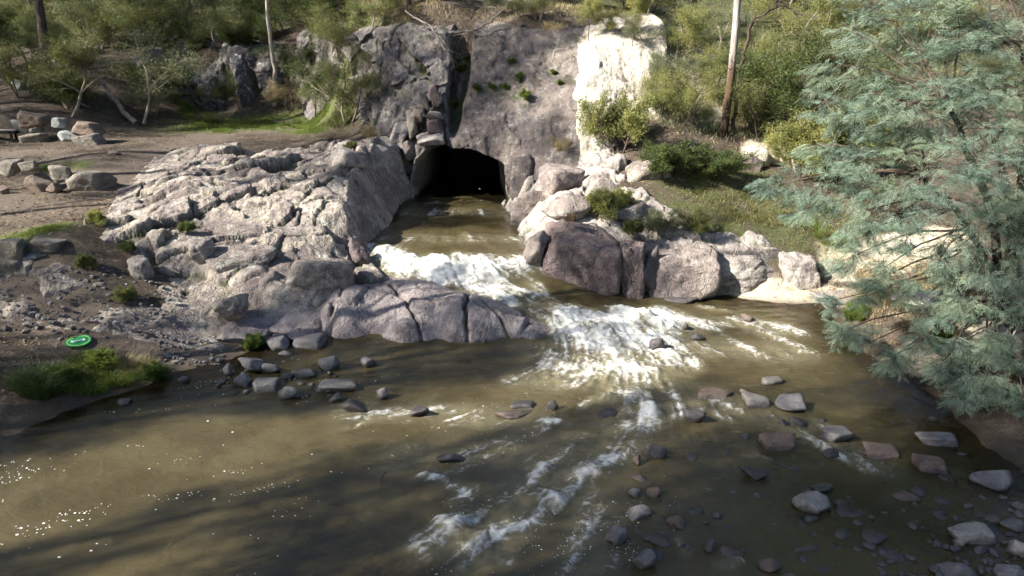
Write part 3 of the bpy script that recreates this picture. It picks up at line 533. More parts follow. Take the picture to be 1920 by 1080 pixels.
# ------------------------------------------------------------------ rock bank right of the channel
rp = np.array([(-.35, 28.8, 1.0), (-.05, 26.6, .9), (0.0, 24.8, .9), (.25, 23, .9), (.5, 21.5, .9), (.75, 20.9, .8), (.35, 28.2, 2.2), (.75, 26, 2.2), (.8, 24.5, 2.1), (1.1, 23, 2.1), (1.4, 21.8, 2.1), (1.4, 27.5, 2.9), (2.5, 27, 3.15), (3, 25, 2.75), (3.5, 23, 2.25), (3, 21.8, 1.9), (5, 22.2, 1.85), (5, 24, 2.4), (4.5, 26, 3.2), (7, 22, 1.7), (8.5, 22, 1.3), (1, 29, 3.2)])
RBK = RBF(rp[:, :2], rp[:, 2], 0.0)
rpoly = [(-.9, 29.2), (-.7, 26.6), (-.6, 24.8), (-.3, 23), (.1, 21.4), (.6, 20.6), (2.5, 20.9), (5, 21.0), (7.5, 21.2), (8.8, 21.4), (8.2, 22.3), (6.2, 22.5), (5.2, 23.4), (4.3, 24.6), (4.6, 26), (3.8, 27.6), (2, 28.6), (.8, 29.4)]
bxs = np.arange(-1.2, 9.6, .045); bys = np.arange(20.2, 30.0, .045)
X, Y = np.meshgrid(bxs, bys); ins = inside(rpoly, X, Y); sd = np.where(ins, 1, -1) * seg_dist(X, Y, rpoly)
Zr = np.maximum(RBK(X, Y), G(X, Y) + .16 * sstep(0, .8, sd)) + (blocks(X + .3 * Y, Y, 75, 1.1, .8, .14, .28, .05, .5) + blocks(X, Y + .4 * X, 76, .45, .35, .05, .10, .06, .5) + .08 * fbm(X * 2, Y * 2, seed=77, octv=4) - .08 * np.abs(fbm(X * 3, Y * 3, seed=78, octv=3))) * sstep(-.1, .4, sd)
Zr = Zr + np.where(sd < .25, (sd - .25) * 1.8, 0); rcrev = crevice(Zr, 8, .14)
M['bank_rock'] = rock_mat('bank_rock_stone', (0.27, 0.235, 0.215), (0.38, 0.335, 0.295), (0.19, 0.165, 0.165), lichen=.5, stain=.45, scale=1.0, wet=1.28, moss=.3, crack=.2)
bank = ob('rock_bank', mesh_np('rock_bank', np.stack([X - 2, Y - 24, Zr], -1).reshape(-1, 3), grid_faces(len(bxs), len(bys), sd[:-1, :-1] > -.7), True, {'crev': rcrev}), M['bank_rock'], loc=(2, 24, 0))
tag(bank, 'pale rough lichened rock bank between the tunnel mouth and the large dark boulder', 'rock bank')
RG = lambda x, y: np.where(inside(rpoly, np.asarray(x, float), np.asarray(y, float)), np.maximum(RBK(x, y), G(x, y) + .1), -9)

# ------------------------------------------------------------------ cliff with the tunnel mouth
cp = [(560, 215, 40.2), (560, 120, 42), (600, 215, 38.4), (600, 120, 40.2), (600, 20, 41.5), (560, 20, 43), (640, 230, 35.6), (640, 120, 36.2), (640, 10, 37.4), (690, 245, 33.2), (700, 150, 34.6), (700, 40, 35.8), (740, 255, 31.6), (740, 150, 33.4), (760, 60, 34.9), (760, 10, 35.8), (720, 320, 31.2), (770, 330, 30.6), (770, 375, 30.3),
      (790, 270, 30.5), (835, 262, 30.2), (830, 200, 31.6), (830, 120, 33), (830, 50, 34.6), (855, 272, 29.7), (940, 292, 29.3), (890, 180, 31.2), (900, 60, 33.6), (860, 200, 31.2), (1000, 250, 28.9), (1000, 150, 31), (1000, 50, 33.6), (1060, 250, 28.7), (1068, 150, 30.8), (1085, 75, 33.2), (1090, 50, 33.8),
      (1085, 270, 27.5), (1080, 200, 28.6), (1150, 270, 27.4), (1095, 150, 29.3), (1150, 150, 29.6), (1220, 150, 30.1), (1220, 230, 28.6), (1110, 90, 31.2), (1160, 66, 32.4), (1210, 85, 31.6), (1250, 260, 28.2), (1250, 150, 31),
      (955, 300, 29.1), (955, 380, 28.9), (1000, 330, 27.8), (1050, 300, 27.4), (960, 430, 27.8), (1020, 400, 27), (1080, 330, 26.6), (1150, 330, 26.5), (1250, 330, 26.9), (860, 320, 29.8), (860, 380, 29.8)]
cw = np.array([on_y(u, v, y) for u, v, y in cp])
CB = RBF(cw[:, [0, 2]], cw[:, 1], 0.0)
mouth = np.array([on_y(u, v, 29.9)[[0, 2]] for u, v in [(758, 430), (764, 372), (770, 330), (778, 300), (796, 281), (820, 275), (836, 272), (848, 276), (870, 275), (892, 278), (912, 287), (932, 294), (946, 301), (948, 316), (949, 330), (952, 350), (956, 380), (960, 430)]])
cxs = np.arange(-12.2, 6.6, .047); czs = np.arange(.4, 9.0, .045)
Xq, Zq = np.meshgrid(cxs, czs)
def cliff_y(X, Z, detail=True):
    y = CB(X, Z)
    if not detail: return y
    left = sstep(-2.2, -3.0, X); right = sstep(2.2, 2.7, X)
    sm = 1 - left
    # the open cleft between the left face and the middle slab
    cx = np.interp(Z, [3.6, 5.0, 6.5, 8.6], [-2.55, -2.45, -2.25, -2.2]); hw = np.interp(Z, [3.9, 4.6, 6, 8.6], [.10, .26, .40, .46])
    wob = .10 * fbm(X * 1.2, Z * 1.5, seed=84, octv=3)
    y = y + 1.5 * sstep(hw + .10, hw - .05, np.abs(X - cx + wob)) * sstep(3.7, 4.3, Z)
    wx = X + .5 * fbm(X * .7, Z * .7, seed=90, octv=2); wz = Z + .4 * fbm(X * .7 + 5, Z * .7, seed=92, octv=2)
    d = left * (blocks(X + .3 * Z, Z, 81, .95, 1.2, .20, .36, .05, .5) + blocks(X, Z, 82, .4, .5, .05, .10, .06, .5) + .10 * np.abs(fbm(wx * 3, wz * 1.6, seed=93, octv=3)))
    d = d + sm * (.30 * np.abs(fbm(wx * .8, wz * .8 + .5 * wx, seed=85, octv=4)) + .8 * blocks(wx, wz + .5 * wx, 86, 1.6, .7, .05, .12, .04, .3) + .35 * blocks(X, Z, 94, .4, .3, .04, .07, .06, .5))
    d = d + .18 * fbm(X * .9, Z * .9, seed=87, octv=4) + .07 * fbm(X * 4, Z * 4, seed=88, octv=4) + .06 * np.abs(fbm(wx * 2.5, wz * 2.5, seed=96, octv=3))
    y = y + np.maximum(Z - 8.0 - .3 * fbm(X * .8, Z * .1, seed=80), 0) ** 2 * 4
    return y + d
Yq = cliff_y(Xq, Zq)
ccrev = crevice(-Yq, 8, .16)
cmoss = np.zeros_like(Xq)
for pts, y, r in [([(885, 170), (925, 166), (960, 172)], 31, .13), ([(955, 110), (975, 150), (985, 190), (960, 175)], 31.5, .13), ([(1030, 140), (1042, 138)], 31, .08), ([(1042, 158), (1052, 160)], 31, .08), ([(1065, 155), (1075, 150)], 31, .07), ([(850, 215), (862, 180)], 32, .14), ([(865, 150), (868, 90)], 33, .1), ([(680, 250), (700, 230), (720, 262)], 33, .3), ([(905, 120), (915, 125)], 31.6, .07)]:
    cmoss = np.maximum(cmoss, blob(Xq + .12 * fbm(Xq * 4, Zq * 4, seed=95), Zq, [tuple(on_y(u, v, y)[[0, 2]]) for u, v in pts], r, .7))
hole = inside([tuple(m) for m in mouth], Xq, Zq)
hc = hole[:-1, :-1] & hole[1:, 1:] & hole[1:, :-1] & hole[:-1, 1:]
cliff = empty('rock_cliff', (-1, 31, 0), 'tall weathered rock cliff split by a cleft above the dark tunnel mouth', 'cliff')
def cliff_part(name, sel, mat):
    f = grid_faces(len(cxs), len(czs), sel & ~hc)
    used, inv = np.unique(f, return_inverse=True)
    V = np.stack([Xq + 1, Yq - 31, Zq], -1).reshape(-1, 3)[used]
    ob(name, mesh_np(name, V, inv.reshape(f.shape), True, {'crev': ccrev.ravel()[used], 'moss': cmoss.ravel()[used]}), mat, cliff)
xc = .5 * (Xq[:-1, :-1] + Xq[1:, 1:]); zc = .5 * (Zq[:-1, :-1] + Zq[1:, 1:])
mid_l = np.interp(zc, [3, 5, 6.5, 8.6], [-2.55, -2.45, -2.25, -2.2]); mid_r = np.interp(zc, [0, 3.3, 4.6, 6.2, 7.4, 9], [3.0, 2.62, 2.5, 2.62, 2.85, 3.6]) + .30 * fbm(zc * 1.6, xc * .5, seed=89, octv=4)
cliff_part('cliff_face', xc < mid_l, M['cliff_left'])
cliff_part('cliff_slab', (xc >= mid_l) & (xc < mid_r), M['cliff'])
cliff_part('sunlit_cliff_slab', xc >= mid_r, M['cliff_pale_lit'])
# tunnel bore: the mouth outline carried back into the hill
ring = mouth.copy(); cen = ring.mean(0); tun = []
for i, dy in enumerate(np.concatenate([[-.04], np.linspace(.25, 15, 50)])):
    s = np.array([np.interp(dy, [-.04, .3, 1.6, 4], [1.035, .98, .83, .80]), np.interp(dy, [-.04, .3, 1.6], [1.04, 1.0, 1.0])]); rr = cen + (ring - cen) * s
    y0 = cliff_y(ring[:, 0], ring[:, 1], True) if i == 0 else None
    yy = y0 + .05 if i == 0 else np.full(len(rr), 29.9 + dy)
    r = .10 * fbm(rr[:, 0] * 1.5, np.full(len(rr), dy * 1.2) + rr[:, 1], seed=91, octv=3) if i else 0
    tun.append(np.stack([rr[:, 0] + 1 + r * np.sign(rr[:, 0] - cen[0]), yy - 31, rr[:, 1] + r], -1))
tun = np.array(tun); nr = len(ring); nt = len(tun)
tw = np.concatenate([tun, tun[:, :1]], 1)
me = mesh_np('tunnel', tw.reshape(-1, 3), grid_faces(nr + 1, nt)[:, ::-1], True)
M['tunnel'] = rock_mat('tunnel_stone', (0.20, 0.185, 0.17), (0.28, 0.26, 0.23), (0.15, 0.14, 0.14), lichen=.2, stain=.5, scale=1.0, wet=1.5)
ob('tunnel_wall', me, M['tunnel'], cliff)
bk = np.concatenate([tun[-1], [tun[-1].mean(0)]]); me = mesh_np('tunnel_end', bk, np.array([[i, (i + 1) % nr, nr] for i in range(nr)]), False)
ob('tunnel_end', me, M['tunnel'], cliff)

# ------------------------------------------------------------------ dark crags behind the terrace
kx = np.arange(-21.5, -10.5, .055); kz = np.arange(3.6, 8.6, .055)
Xk, Zk = np.meshgrid(kx, kz)
Yk = 41.6 + (Zk - 4) * .55 + .09 * (Xk + 15) ** 2 * .25
for u, v, w, h, a in [(345, 160, .7, 1.3, 1.3), (395, 175, .7, 1.2, 1.1), (452, 135, .6, 2.0, 1.5), (510, 150, .7, 1.4, 1.4), (580, 140, 1.0, 1.8, 1.2)]:
    p = on_y(u, v, 42); Yk = Yk - a * np.exp(-(np.abs(Xk - p[0] + .25 * (Zk - p[2])) / w) ** 2.5 - (np.abs(Zk - p[2]) / h) ** 3)
Yk = Yk + blocks(Xk + .4 * Zk, Zk, 101, .8, 1.3, .22, .42, .05, .5) + blocks(Xk, Zk, 102, .3, .5, .05, .10, .06, .5) + .18 * fbm(Xk * 1.2, Zk * 1.2, seed=103, octv=4) + np.maximum(Zk - 7.3 - .5 * fbm(Xk * .6, Zk * .1, seed=104), 0) ** 2 * 2.5
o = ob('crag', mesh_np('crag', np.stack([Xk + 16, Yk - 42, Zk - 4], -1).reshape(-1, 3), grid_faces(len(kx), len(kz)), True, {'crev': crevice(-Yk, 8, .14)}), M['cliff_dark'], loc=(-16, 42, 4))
tag(o, 'dark crags with white lichen blotches behind the grassy terrace', 'crag')
# ------------------------------------------------------------------ rocks
TX0, TY0, TST = -34.0, 6.0, .12
_tx = np.arange(TX0, 18, TST); _ty = np.arange(TY0, 66, TST); _gx, _gy = np.meshgrid(_tx, _ty); _TG = np.maximum(np.maximum(G(_gx, _gy), OG(_gx, _gy)), RG(_gx, _gy))
def terrain(x, y):
    x = np.asarray(x, float); y = np.asarray(y, float); j = (x - TX0) / TST; i = (y - TY0) / TST
    j0 = np.clip(j, 0, len(_tx) - 2).astype(int); i0 = np.clip(i, 0, len(_ty) - 2).astype(int); fj = np.clip(j - j0, 0, 1); fi = np.clip(i - i0, 0, 1)
    return (_TG[i0, j0] * (1 - fj) + _TG[i0, j0 + 1] * fj) * (1 - fi) + (_TG[i0 + 1, j0] * (1 - fj) + _TG[i0 + 1, j0 + 1] * fj) * fi
_ts = np.arange(8, 90, .15)
def hit(u, v):
    """where the sight line through a photograph pixel meets the land"""
    dx, dy, dz = ray(u, v); x = dx * _ts; y = dy * _ts; z = CAM_H + dz * _ts
    h = terrain(x, y); i = np.argmax(z < h) if (z < h).any() else len(_ts) - 1
    return np.array([x[i], y[i], h[i]])
_ico = {}
def ico(sub):
    if sub not in _ico:
        b = bmesh.new(); bmesh.ops.create_icosphere(b, subdivisions=sub, radius=1.0)
        b.verts.ensure_lookup_table()
        _ico[sub] = (np.array([v.co[:] for v in b.verts]), np.array([[v.index for v in f.verts] for f in b.faces])); b.free()
    return _ico[sub]
def rock_np(seed, kind='round', sub=4, rough=1.0):
    """unit rock (half extents about 1): a body cut by planes, edges worn, surface roughened"""
    rg = np.random.default_rng(seed); D, F = ico(sub)
    pl = []
    if kind in ('block', 'slab'):
        for ax in range(3):
            for s in (-1, 1):
                n = np.zeros(3); n[ax] = s; n += rg.normal(0, .16, 3); pl.append((n / np.linalg.norm(n), rg.uniform(.86, 1.0)))
        for _ in range(7):
            n = rg.normal(0, 1, 3); n /= np.linalg.norm(n); pl.append((n, rg.uniform(1.02, 1.3)))
        pw = 40
    elif kind == 'worn':
        for ax in range(3):
            for sg in (-1, 1):
                n = np.zeros(3); n[ax] = sg; n += rg.normal(0, .28, 3); pl.append((n / np.linalg.norm(n), rg.uniform(.82, 1.0)))
        for _ in range(9):
            n = rg.normal(0, 1, 3); n /= np.linalg.norm(n); pl.append((n, rg.uniform(.92, 1.15)))
        pw = 24
    elif kind == 'angular':
        for _ in range(13):
            n = rg.normal(0, 1, 3); n /= np.linalg.norm(n); pl.append((n, rg.uniform(.66, 1.0)))
        pw = 44
    else:
        for _ in range(13):
            n = rg.normal(0, 1, 3); n /= np.linalg.norm(n); pl.append((n, rg.uniform(.78, 1.05)))
        pw = 18
    inv = np.zeros(len(D))
    for n, d in pl: inv += np.maximum(D @ n, 0.0) ** pw / d ** pw
    inv = inv ** (1.0 / pw); r = 1 / np.maximum(inv, .55)
    V = D * r[:, None]
    s = seed * 1.37 % 50
    disp = .10 * fbm(V[:, 0] * 1.1 + s, V[:, 1] * 1.1, V[:, 2] * 1.1, seed=seed, octv=3) + .05 * rough * fbm(V[:, 0] * 4 + s, V[:, 1] * 4, V[:, 2] * 4, seed=seed + 1, octv=3)
    lay = .03 * rough * np.abs(fbm(V[:, 0] * 1.5, V[:, 1] * 1.5 + s, V[:, 2] * 7, seed=seed + 2, octv=2))
    if sub >= 4:
        cu, cv = (.045, .030) if sub >= 5 else (.04, .05)
        wob = .18 * fbm(V[:, 0] * 1.6 + s, V[:, 1] * 1.6, V[:, 2] * 1.6, seed=seed + 5, octv=3)
        for _ in range(5 if sub >= 5 else 2):
            n = rg.normal(0, 1, 3) * np.array([1, 1, .5]); n /= np.linalg.norm(n); dd = V @ n - rg.uniform(-.6, .6) + wob; m = rg.normal(0, 1, 3)
            disp = disp - cu * np.exp(-(dd / cv) ** 2) * sstep(-.3, .2, V @ (m / np.linalg.norm(m))) + .03 * np.tanh(dd * 12) * rough * .5
    V = V * (1 + disp - lay)[:, None]
    ext = np.abs(V).max(0); V = V / ext
    return V, F
def rock_dims(u0, v0, u1, v1, zb, dr=.85, hmin=.04, base=None):
    """size and place of a rock that fills a box of the photograph, standing on height zb"""
    uc = .5 * (u0 + u1); f = on_z(uc, v1, zb) if base is None else base; zb = f[2]; dx, dy, dz = ray(uc, v1)
    t = f[1] / dy; m = t / FOC; ph = math.atan2(-dz, dy)
    w = (u1 - u0) * m; dep = dr * w; hv = (v1 - v0) * m
    while dep * math.sin(ph) > .75 * hv and dep > .25 * w: dep *= .93
    h = max(hmin, (hv - dep * math.sin(ph) * .8) / math.cos(ph))
    return np.array([f[0], f[1] + dep / 2 * .92, zb]), w, dep, h
ROCKS_MADE = []
def rock(name, box, zb, kind, mat, seed, label=None, cat='rock', group=None, parent=None, dr=.85, sink=.3, yaw=None, tilt=(0, 0), sub=4, rough=1.0, hmin=.04, base=None):
    p, w, d, h = rock_dims(*box, zb, dr, hmin, base); zb = p[2]
    rg = np.random.default_rng(seed + 999)
    V, F = rock_np(seed, kind, sub, rough)
    yaw = rg.uniform(-.25, .25) if yaw is None else yaw
    hz = h * (1 + sink) / 2
    V = V * np.array([w / 2 / (abs(math.cos(yaw)) + .35 * abs(math.sin(yaw))), d / 2 / (abs(math.cos(yaw)) + .35 * abs(math.sin(yaw))), hz])
    Mx = np.array(Euler((tilt[0], tilt[1], yaw)).to_matrix()); V = V @ Mx.T
    c = np.array([p[0], p[1], zb + h - hz])
    if parent is not None:
        c = c - np.array(parent.location)
    o = ob(name, mesh_np(name, V, F, True), M[mat], parent, loc=tuple(c))
    if parent is None: tag(o, label, cat, group)
    ROCKS_MADE.append((p[0], p[1], w / 2, d / 2, zb))
    return o

# slabs and blocks that stand out of the outcrop
for i, (box, zb, kind, mat, yaw, tilt, dr) in enumerate([
    ((350, 455, 508, 522), 1.25, 'slab', 'outcrop', .30, (.25, -.16), .7), ((338, 438, 396, 485), 1.75, 'block', 'boulder_pale', .2, (.1, -.1), .8), ((228, 476, 284, 520), 1.45, 'block', 'boulder_pale', .3, (.1, .1), .8),
    ((383, 541, 462, 596), .8, 'block', 'outcrop', .35, (.15, -.1), .8), ((270, 545, 352, 604), .75, 'round', 'outcrop', .2, (.1, 0), .9), ((170, 570, 266, 634), .55, 'round', 'outcrop', 0, (0, 0), .8), ((395, 586, 524, 642), .2, 'slab', 'slab', .1, (.18, .1), .8),
    ((450, 545, 650, 645), .1, 'slab', 'slab', .25, (.22, .06), .8), ((520, 466, 665, 562), .8, 'slab', 'outcrop', .3, (.2, .12), .75), ((365, 394, 620, 462), 1.75, 'slab', 'outcrop', .22, (.2, .1), .5),
    ((600, 560, 840, 660), -.15, 'round', 'slab', .1, (.12, .12), .62), ((650, 522, 930, 600), .2, 'slab', 'slab', -.12, (.12, .08), .8), ((775, 566, 905, 654), -.15, 'slab', 'slab', -.1, (.1, .05), 1.1), ((850, 560, 1062, 654), -.15, 'slab', 'slab', -.22, (.10, .12), .95),
    ((636, 440, 694, 500), 1.0, 'angular', 'boulder_dark', 0, (0, 0), .9), ((660, 490, 740, 530), .75, 'round', 'slab', 0, (0, 0), .9), ((290, 590, 400, 632), .5, 'round', 'outcrop', .2, (.1, .1), .8), ((470, 500, 540, 545), 1.0, 'angular', 'outcrop', .5, (.1, .2), .8),
    ((150, 470, 240, 520), 1.5, 'slab', 'outcrop', .4, (.1, .1), .7), ((560, 350, 650, 415), 2.3, 'block', 'outcrop', .1, (.1, .1), .7), ((400, 300, 500, 345), 3.0, 'round', 'outcrop', .2, (.1, 0), .8), ((300, 330, 420, 385), 2.75, 'slab', 'outcrop', .25, (.15, 0), .7),
    ((500, 285, 610, 330), 3.15, 'block', 'outcrop', .2, (.1, .1), .7), ((210, 322, 330, 395), 2.7, 'round', 'outcrop', .3, (.1, .1), .6), ((600, 270, 690, 320), 3.2, 'angular', 'boulder_pale', .1, (0, .1), .8), ((450, 350, 560, 398), 2.5, 'slab', 'outcrop', .2, (.2, .1), .6)]):
    if i in (4, 5, 10, 11, 12, 13, 15, 16, 18, 19, 20, 21, 22, 23, 25): continue
    rock('slab' if kind == 'slab' else 'rock_block', box, zb, 'worn' if kind != 'angular' else kind, mat, 300 + i, parent=outcrop, dr=dr, yaw=yaw, tilt=tilt, sub=5 if box[2] - box[0] > 120 else 4, sink=.45, rough=1.9)

# squared stones jammed over the tunnel mouth: parts of the cliff
for i, (u0, v0, u1, v1, y, mat, kind, tl) in enumerate([(781, 249, 834, 275, 30.0, 'boulder_pale', 'block', -.12), (796, 221, 831, 250, 30.35, 'boulder_dark', 'block', 0), (795, 209, 831, 223, 30.55, 'boulder_pale', 'block', .05), (804, 160, 825, 202, 31.3, 'boulder_dark', 'block', -.3), (772, 199, 794, 229, 30.75, 'wall_stone_rust', 'block', .1),
                                                       (731, 225, 765, 284, 30.8, 'slab', 'block', .35), (762, 205, 782, 258, 30.7, 'wall_stone', 'block', -.15), (788, 168, 807, 214, 31.0, 'wall_stone', 'angular', -.35), (748, 262, 785, 300, 30.5, 'outcrop', 'angular', .2)]):
    a = on_y(u0, v0, y); b = on_y(u1, v1, y); V, F = rock_np(360 + i, kind, 4, .7)
    V = V * np.array([(b[0] - a[0]) / 2 * 1.06, .55, (a[2] - b[2]) / 2 * 1.04]); V = V @ np.array(Euler((.12, tl, .1)).to_matrix()).T
    ob('stone_block', mesh_np('stone_block', V, F, True), M[mat], cliff, loc=(.5 * (a[0] + b[0]) + 1, y + .12 - 31, .5 * (a[2] + b[2])))

# boulders of the right bank
M['boulder_mid'] = rock_mat('brown_boulder_stone', (0.20, 0.165, 0.15), (0.29, 0.245, 0.215), (0.14, 0.115, 0.115), lichen=0.3, stain=0.5, scale=1.1, wet=0.12, crack=0.4)
BB = [((998, 410, 1180, 562), .12, 'block', 'boulder_dark', 'largest dark brown cracked boulder beside the rapids right of the channel', .62, -.12, (-.06, .05)),
      ((1156, 436, 1218, 566), .08, 'block', 'boulder_dark', 'narrow upright brown stone column against the large dark boulder', 1.3, 0, (0, 0)),
      ((1200, 450, 1246, 566), .05, 'angular', 'stone_dark', 'thin dark slab recessed between the stone column and the pale block', 1.5, 0, (0, 0)),
      ((1220, 448, 1346, 566), .05, 'block', 'boulder_mid', 'brownish pale squared boulder with a deep shadow gap on its right', .8, 0, (-.03, 0)),
      ((1322, 432, 1484, 562), .03, 'round', 'boulder_pale', 'rounded whitish domed boulder at the right water edge', .8, .1, (-.1, .05)),
      ((1450, 450, 1566, 560), .04, 'angular', 'boulder_pale', 'fractured wedge boulder at the right end of the boulder row', .8, .2, (0, .2)),
      ((1236, 546, 1312, 577), 0, 'round', 'stone_dark', 'low wet dark rock at the foot of the pale squared boulder', .8, 0, (0, 0)),
      ((1010, 536, 1126, 566), .1, 'slab', 'stone_dark', 'wet black ledge under the large dark boulder', .5, -.2, (0, .12)),
      ((1016, 362, 1110, 428), 1.9, 'round', 'boulder_mid', 'pale rounded rock behind the large dark boulder', .8, 0, (0, 0)),
      ((950, 352, 1030, 432), 1.15, 'angular', 'boulder_mid', 'sunlit pale rock at the right foot of the tunnel mouth', .8, 0, (0, 0)),
      ((985, 425, 1030, 500), 1.0, 'angular', 'boulder_mid', 'pale angular rock on the left flank of the large dark boulder', 1.0, 0, (0, .2)),
      ((1003, 288, 1095, 362), 2.6, 'angular', 'boulder_mid', 'pale cracked rock below the bright cliff slab', .8, 0, (0, 0)),
      ((1085, 330, 1170, 395), 2.2, 'round', 'outcrop', 'lichen spotted rock behind the green weeds right of the channel', .8, 0, (0, 0)),
      ((1140, 375, 1240, 425), 1.9, 'round', 'outcrop', 'low grey lichened rock among the shrubs behind the boulder row', .8, 0, (0, 0)),
      ((1180, 300, 1270, 345), 2.9, 'round', 'outcrop', 'rough rock half hidden under the dark spreading shrub', .8, 0, (0, 0)),
      ((955, 290, 1000, 360), 2.3, 'slab', 'cliff', 'smooth leaning slab beside the right edge of the tunnel mouth', .7, 0, (-.2, 0)),
      ((1395, 268, 1450, 318), 3.3, 'round', 'cliff_pale_lit', 'sunlit cream rock on the slope right of the gum trunk', .8, 0, (0, 0)),
      ((1395, 290, 1440, 325), 3.0, 'angular', 'boulder_dark', 'dark rock in shade below the sunlit cream rock', .8, 0, (0, 0)),
      ((1540, 540, 1660, 582), .1, 'slab', 'boulder_pale', 'flat pale rock shelf on the right shore behind the hanging wattle fronds', .8, 0, (0, 0)),
      ((1690, 545, 1790, 585), .75, 'round', 'cliff_pale_lit', 'low sandy rock under the wattle tree', .8, 0, (0, 0)),
      ((1670, 440, 1730, 480), 1.3, 'angular', 'cliff_pale_lit', 'small cream rock on the bank behind the wattle branches', .8, 0, (0, 0))]
for i, (box, zb, kind, mat, lab, dr, yaw, tilt) in enumerate(BB):
    base = hit(.5 * (box[0] + box[2]), box[3]) if zb > .6 and i not in (9, 10) else None
    gw = (box[2] - box[0]) * .05; box = (box[0] - gw, box[1] - gw * .6, box[2] + gw, box[3])
    rock('boulder', box, zb, kind, mat, 400 + i, lab, 'boulder', 'boulders of the right bank', base=base, rough=1.6, dr=dr, yaw=yaw, tilt=tilt, sub=5 if i in (0, 1, 3, 4, 5) else 4, sink=.35)
# boulders on the left hillside
for i, (box, mat, lab) in enumerate([((205, 88, 312, 142), 'outcrop', 'rounded tan boulder above the drooping shrub'), ((318, 84, 362, 112), 'outcrop', 'small tan rock on top of the dark crags'), ((438, 58, 482, 84), 'outcrop', 'pale earthy rock crowning the dark crags')]):
    rock('boulder', box, 0, 'round', mat, 440 + i, lab, 'boulder', 'boulders on the left hillside', base=hit(.5 * (box[0] + box[2]), box[3]) + np.array([0, .3, 0]), rough=1.8, dr=1.2, sink=.6, tilt=(-.1, .1))

# stones set along the left bank: (box, base height, kind, material, label)
SW = [((11, 216, 60, 249), 4.0, 'angular', 'wall_stone_blue', 'pale triangular stone standing above the bench'), ((30, 206, 81, 238), 4.2, 'block', 'wall_stone_rust', 'rust stained stone at the back of the bench wall'), ((50, 235, 83, 250), 3.95, 'round', 'wall_stone', 'small grey stone resting on the block beside the bench'),
      ((33, 247, 83, 269), 3.5, 'block', 'wall_stone', 'squared stone block right next to the bench'), ((86, 234, 143, 268), 3.5, 'angular', 'wall_stone_blue', 'big pale bluish stone in the middle of the upper wall'), ((91, 219, 124, 238), 4.1, 'block', 'wall_stone_blue', 'bluish stone behind the big pale one in the upper wall'),
      ((122, 226, 184, 251), 4.0, 'block', 'wall_stone_rust', 'long reddish stone on top of the upper wall end'), ((129, 249, 188, 274), 3.45, 'block', 'wall_stone', 'squared buff block at the right end of the upper wall'),
      ((-18, 295, 31, 327), 2.95, 'block', 'wall_stone', 'dark stone of the middle wall cut by the left edge'), ((30, 299, 67, 320), 3.0, 'block', 'wall_stone', 'small square stone at the top of the middle wall'), ((86, 307, 128, 336), 2.95, 'block', 'wall_stone', 'grey tilted stone on top of the middle wall'),
      ((18, 314, 96, 364), 2.6, 'angular', 'wall_stone_rust', 'largest pointed rusty boulder of the middle wall'), ((78, 337, 117, 365), 2.6, 'angular', 'wall_stone_rust', 'small brown stone wedged right of the largest rusty boulder'), ((114, 317, 197, 362), 2.65, 'block', 'wall_stone', 'wide dark grey stone at the right end of the middle wall'), ((-14, 342, 14, 366), 2.55, 'round', 'wall_stone_rust', 'reddish stone low in the middle wall at the left edge'),
      ((-18, 443, 40, 492), 1.75, 'block', 'wall_stone', 'mossy dark stone of the lowest wall at the left edge'), ((31, 439, 120, 475), 2.0, 'slab', 'wall_stone', 'flat topped slab on top of the lowest wall'), ((16, 469, 87, 499), 1.6, 'angular', 'wall_stone_blue', 'dark stone under the flat slab of the lowest wall'), ((-14, 487, 40, 524), 1.4, 'block', 'wall_stone', 'lowest stone of the lowest wall at the left edge'),
      ((20, 150, 46, 172), 5.6, 'block', 'wall_stone_blue', 'small squared stone up the shaded slope at far left'), ((196, 283, 220, 292), 3.42, 'slab', 'wall_stone', 'thin flat stone lying on the path')]
STK = {0: (60, 268), 1: (60, 268), 2: (60, 268), 5: (115, 268), 6: (158, 273), 8: (10, 364), 9: (57, 364), 10: (100, 364), 15: (10, 522), 16: (52, 498)}    # stones that rest on the row below: where that row stands
for i, (box, zb, kind, mat, lab) in enumerate(SW):
    base = hit(.5 * (box[0] + box[2]), box[3])
    if i in STK: base = on_y(.5 * (box[0] + box[2]), box[3], hit(*STK[i])[1] + .25)
    rock('wall_stone', box, zb, kind, mat, 470 + i, lab, 'stone', 'stones of the left bank walls', base=base, dr=.75, sub=4, sink=.25)

